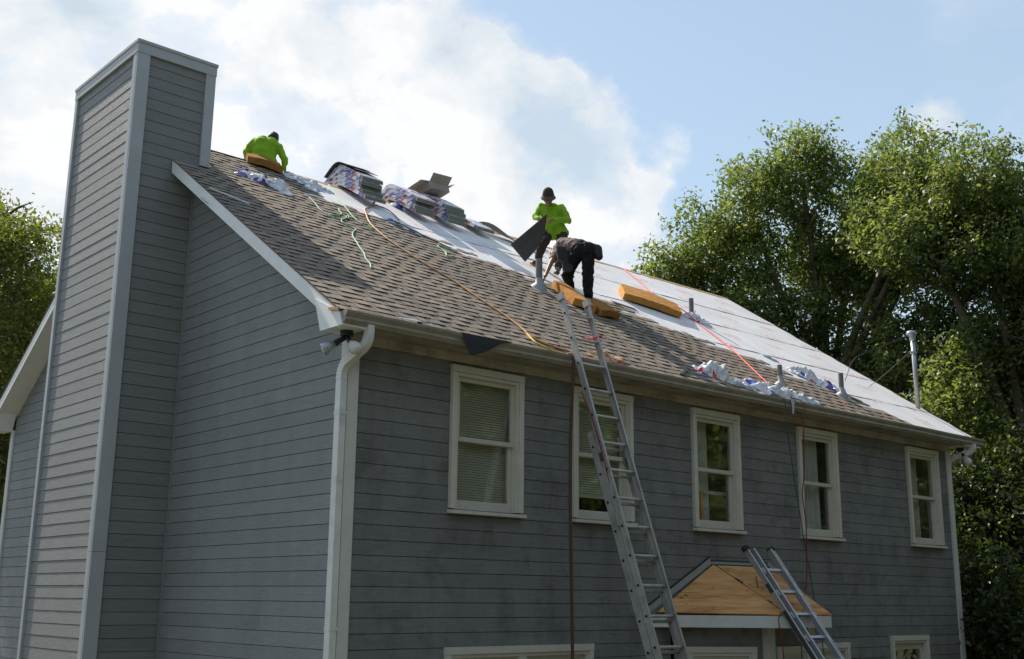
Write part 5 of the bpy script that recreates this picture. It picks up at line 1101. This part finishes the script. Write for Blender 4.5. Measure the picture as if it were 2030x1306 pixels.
# ------------------------------------------------------------------ trees
def leaves(lobes, per_m2, size, seed, squash=.85, inner=.45):
    rg = np.random.RandomState(seed); C = []; sub_ = []
    for (x, y, z, r) in lobes:                       # each bough breaks up into rounded sprays with air between them
        d = rg.normal(size=(8, 3)); d[:, 2] = d[:, 2] * .8 + .25; d /= np.linalg.norm(d, axis=1)[:, None]
        for q in d: f = r * rg.uniform(.55, .85); sub_.append((x + q[0] * f, y + q[1] * f, z + q[2] * f * squash, r * rg.uniform(.30, .50)))
        sub_.append((x, y, z, r * .45))
    lobes = sub_
    for (x, y, z, r) in lobes:
        n = max(3, int(per_m2 * .5 * 4 * math.pi * r * r / 34))
        d = rg.normal(size=(n, 3)); d /= np.linalg.norm(d, axis=1)[:, None]; rad = r * (inner + (1 - inner) * rg.rand(n) ** .45)[:, None]
        rad *= (1 + .28 * np.sin(d[:, :1] * 5 + x) * np.cos(d[:, 1:2] * 4 + y) + .15 * np.sin(d[:, 2:] * 9))
        c = np.array([x, y, z]) + d * rad * np.array([1, 1, squash]); C.append(c)
    C = np.concatenate(C); k = 34; n = len(C) * k
    sp = rg.normal(size=(len(C), 3)); sp /= np.linalg.norm(sp, axis=1)[:, None]; sp[:, 2] = np.abs(sp[:, 2]) * .5
    t = rg.rand(len(C), k, 1) * .55; P = (C[:, None, :] + sp[:, None, :] * (t - .2) + rg.normal(size=(len(C), k, 3)) * .12).reshape(-1, 3)
    ax = sp[:, None, :] * .7 + rg.normal(size=(len(C), k, 3)) * .6; ax = ax.reshape(-1, 3); ax[:, 2] -= .45; ax /= np.linalg.norm(ax, axis=1)[:, None]
    up = rg.normal(size=(n, 3)) * .55 + np.array([0, 0, 1.0]); sd_ = np.cross(ax, up); sd_ /= np.linalg.norm(sd_, axis=1)[:, None] + 1e-9; nr = np.cross(sd_, ax)
    L_ = size * (.7 + .6 * rg.rand(n, 1)); Wd = L_ * (.20 + .08 * rg.rand(n, 1))
    v = np.empty((n, 4, 3)); v[:, 0] = P; v[:, 1] = P + ax * L_ * .5 + sd_ * Wd + nr * L_ * .06; v[:, 2] = P + ax * L_ - nr * L_ * .10; v[:, 3] = P + ax * L_ * .5 - sd_ * Wd + nr * L_ * .06
    tone = np.clip(.5 + .22 * rg.normal(size=n) + np.repeat(.22 * rg.normal(size=len(C)), k), 0, 1)
    return v.reshape(-1, 3), tone
def leaf_obj(name, v, tone, m, parent=None, loc=(0, 0, 0)):
    n = len(tone); me = bpy.data.meshes.new(name); me.vertices.add(4 * n); me.vertices.foreach_set('co', (v - np.array(loc)).astype(np.float32).ravel())
    me.loops.add(4 * n); me.loops.foreach_set('vertex_index', np.arange(4 * n, dtype=np.int32)); me.polygons.add(n); me.polygons.foreach_set('loop_start', np.arange(0, 4 * n, 4, dtype=np.int32))
    try: me.polygons.foreach_set('loop_total', np.full(n, 4, dtype=np.int32))
    except Exception: pass
    me.update(calc_edges=True); at = me.attributes.new('leaf_tone', 'FLOAT', 'FACE'); at.data.foreach_set('value', tone.astype(np.float32)); me.materials.append(M[m])
    return link(bpy.data.objects.new(name, me), parent)
def tree(label, base, lobes, per_m2, size, seed, m, trunk_r=.22, fork=.45, group=None, cat='tree', nlimb=None, lean=(0, 0)):
    rg = random.Random(seed); root = empty('tree', base); tag(root, label, cat, group); b = Vector(base)
    top = sum((Vector(l[:3]) for l in lobes), Vector()) / len(lobes); zmax = max(l[2] for l in lobes); f = b.lerp(Vector((top.x, top.y, b.z + (zmax - b.z) * fork)), 1)
    pts = [b - Vector((0, 0, .3)), b.lerp(f, .3) + Vector((rg.uniform(-.1, .1), rg.uniform(-.1, .1), 0)), b.lerp(f, .7) + Vector((rg.uniform(-.15, .15), rg.uniform(-.15, .15), 0)), f]
    P = spline([p - b for p in pts], 4); part(MB().tube(P, [trunk_r * (1.25 - .6 * i / (len(P) - 1)) for i in range(len(P))], 10), 'trunk', 'bark', root, smooth=True)
    for i, l in enumerate(sorted(lobes, key=lambda q: -q[2])):
        if nlimb and i >= nlimb: break
        e = Vector(l[:3]); s = b.lerp(f, rg.uniform(.6, 1.0)); mid = s.lerp(e, .5) + Vector((rg.uniform(-.4, .4), rg.uniform(-.4, .4), -.25))
        q = spline([s - b, mid - b, e - b, e - b + Vector((rg.uniform(-.4, .4), rg.uniform(-.4, .4), l[3] * .4))], 4)
        mb = MB(); mb.tube(q, [trunk_r * (.5 - .42 * j / (len(q) - 1)) for j in range(len(q))], 7)
        for j in range(5):
            a = q[rg.randint(4, len(q) - 2)]; w = Vector((rg.gauss(0, 1), rg.gauss(0, 1), rg.gauss(.3, .6))).normalized() * l[3] * rg.uniform(.4, .7); mb.tube([a, a + w * .5 + Vector((0, 0, .06)), a + w], [.035, .022, .008], 5)
        part(mb, 'limb', 'bark', root, smooth=True)
    v, tone = leaves(lobes, per_m2, size, seed); leaf_obj('crown', v, tone, m, root, base)
    return root
A = [(15.12, 8.58, 9.86, 1.3), (15.3, 7.64, 11.09, 1.5), (16.45, 7.13, 12.1, 1.6), (16.9, 5.99, 12.69, 1.6), (17.84, 5.06, 12.94, 1.6), (15.49, 7.91, 9.28, 1.5), (17.11, 7.91, 10.58, 1.3), (18.29, 6.49, 11.06, 1.8), (18.45, 5.02, 11.03, 1.7), (16.38, 7.02, 8.09, 1.5), (17.37, 5.5, 8.5, 1.8), (18.55, 4.8, 8.5, 1.7), (16.74, 6.06, 9.27, 1.2), (18.43, 5.29, 6.55, 1.7), (17.2, 3.9, 12.4, 1.4), (16.8, 2.9, 12.0, 1.4), (16.9, 3.3, 11.0, 1.5), (17.5, 3.9, 10.4, 1.5), (17.3, 3.6, 8.6, 1.5)]
A = [(x, y, z - .12 if x < 17 else z - .4, r) for x, y, z, r in A] + [(14.9, 9.0, 9.2, 1.2), (15.0, 8.3, 10.5, 1.2), (15.9, 7.4, 9.6, 1.4)]
Bt = [(15.99, 2.52, 11.41, 1.5), (16.44, 1.5, 11.81, 1.5), (17.36, .76, 11.7, 1.7), (18.49, -.04, 11.45, 1.8), (16.27, 2.18, 9.83, 1.7), (16.95, 1.06, 9.99, 1.8), (18.51, .45, 9.69, 1.9), (17.13, 2.41, 8.15, 1.8), (17.63, 1.07, 8.26, 1.9), (17.94, -.01, 7.73, 1.9), (15.92, 2.29, 6.33, 1.6), (18.14, 1.78, 6.58, 1.9), (17.4, .26, 6.15, 1.9)]
Bt = [(x, y, z - .75 if z > 11 else z - .2, r) for x, y, z, r in Bt]
Ct = [(13.72, 1.33, 4.22, 1.5), (14.79, .86, 4.38, 1.7), (14.83, -.25, 4.24, 1.8), (13.33, .96, 2.46, 1.5), (13.15, -.16, 2.48, 1.7), (14.24, -.7, 2.9, 1.8), (14.11, -1.52, 3.96, 1.7), (14.76, 1.33, 1.05, 1.5), (14.78, .11, 1.09, 1.6), (11.75, -.45, 2.32, .42), (12.3, -.6, 2.5, .6)]
Dt = [(.66, 13.58, 10.04, 1.4), (1.01, 12.93, 9.19, 1.15), (1.84, 14.02, 8.58, .95), (.37, 13.3, 8.09, 1.7), (1.42, 14.23, 7.63, 1.3), (1.78, 13.32, 6.77, 1.1), (1.15, 14.81, 5.99, 1.6), (1.43, 12.93, 4.97, 1.3), (.25, 14.79, 9.75, 1.6), (-.03, 15.44, 7.9, 1.8), (.3, 15.13, 6.12, 1.7), (-.52, 15.22, 10.56, 1.6)]
Et = [(3.44, 16.98, 9.36, 1.2), (3.39, 18.3, 8.93, 1.3), (2.44, 17.45, 8.98, 1.3), (3.8, 18.11, 7.49, 1.3), (2.82, 17.86, 6.55, 1.5), (3.32, 16.91, 5.09, 1.5), (1.81, 17.03, 7.49, 1.5)]
G = 'trees round the house'
tree('broad green oak rising behind the far end of the ridge', (17.2, 5.9, 0), A, 250, .12, 11, 'leaf_a', .26, .55, G)
tree('tall oak filling the right edge of the view beyond the mast', (17.2, 1.2, 0), Bt, 270, .12, 12, 'leaf_a', .26, .55, G)
tree('dark shaded leafy tree low beside the far house corner', (14.2, .1, 0), Ct, 260, .12, 13, 'leaf_b', .14, .5, G)
tree('small leaved yellowish tree left of the chimney', (.6, 14.2, 0), [(x, y, z - .45, r) for x, y, z, r in Dt], 240, .10, 14, 'leaf_c', .2, .55, G)
tree('darker tree just behind the rear roof edge and chimney', (2.9, 17.4, 0), Et, 260, .11, 15, 'leaf_b', .2, .55, G)
# trees across the lawn, behind the camera, that the window panes mirror
Ft = [(0, 0, 9.0, 2.2), (1.6, .5, 7.6, 2.0), (-1.6, -.4, 7.4, 2.1), (.4, 1.4, 6.2, 2.2), (-.6, -1.4, 5.6, 2.2), (1.5, -1.2, 4.8, 2.0), (-1.8, .8, 4.6, 1.9), (0, 0, 3.4, 2.2)]
ft = tree('leafy tree across the lawn facing the house front', (4, -21, 1), [(x + 4, y - 21, z + 1, r) for x, y, z, r in Ft], 130, .20, 16, 'leaf_a', .25, .5, 'trees across the lawn', nlimb=5)
for i, (x, y, s, rz) in enumerate(((10.5, -19, 1.5, 1.0), (16.5, -17, 1.6, 2.2), (22, -15, 1.5, 3.0), (28, -20, 1.8, 4.1), (35, -15, 1.6, 5.0), (19, -27, 2.2, .5), (-4, -22, 1.7, 3.6), (43, -21, 1.8, 2.7))):
    c = ft.copy(); COL.objects.link(c); c.location = (x, y, .8); c.scale = (s, s, s); c.rotation_euler = (0, 0, rz); c['label'] = ['slim tree across the lawn nearest the folding ladder side', 'tree across the lawn opposite the open right window', 'tree across the lawn opposite the far house corner', 'large tree across the lawn beyond the far house corner', 'outer tree across the lawn past the mast end', 'largest tree set far back across the lawn', 'tree across the lawn on the chimney side', 'last tree at the far end of the row across the lawn'][i]
    for q in list(ft.children): k = q.copy(); COL.objects.link(k); k.parent = c
def woods():
    rg = np.random.RandomState(77); lob = []
    for i in range(150):
        a = 2 * math.pi * i / 150 + rg.uniform(-.02, .02); r = rg.uniform(62, 80)
        for z in (2.0, 5.5, 8.5): lob.append((3 + r * math.cos(a), 4 + r * math.sin(a), z + rg.uniform(-1, 1.2), rg.uniform(2.6, 3.6)))
    v, t = leaves(lob, 22, .75, 78); o = leaf_obj('distant_woods', v, t, 'leaf_b'); tag(o, kind='stuff')
woods()
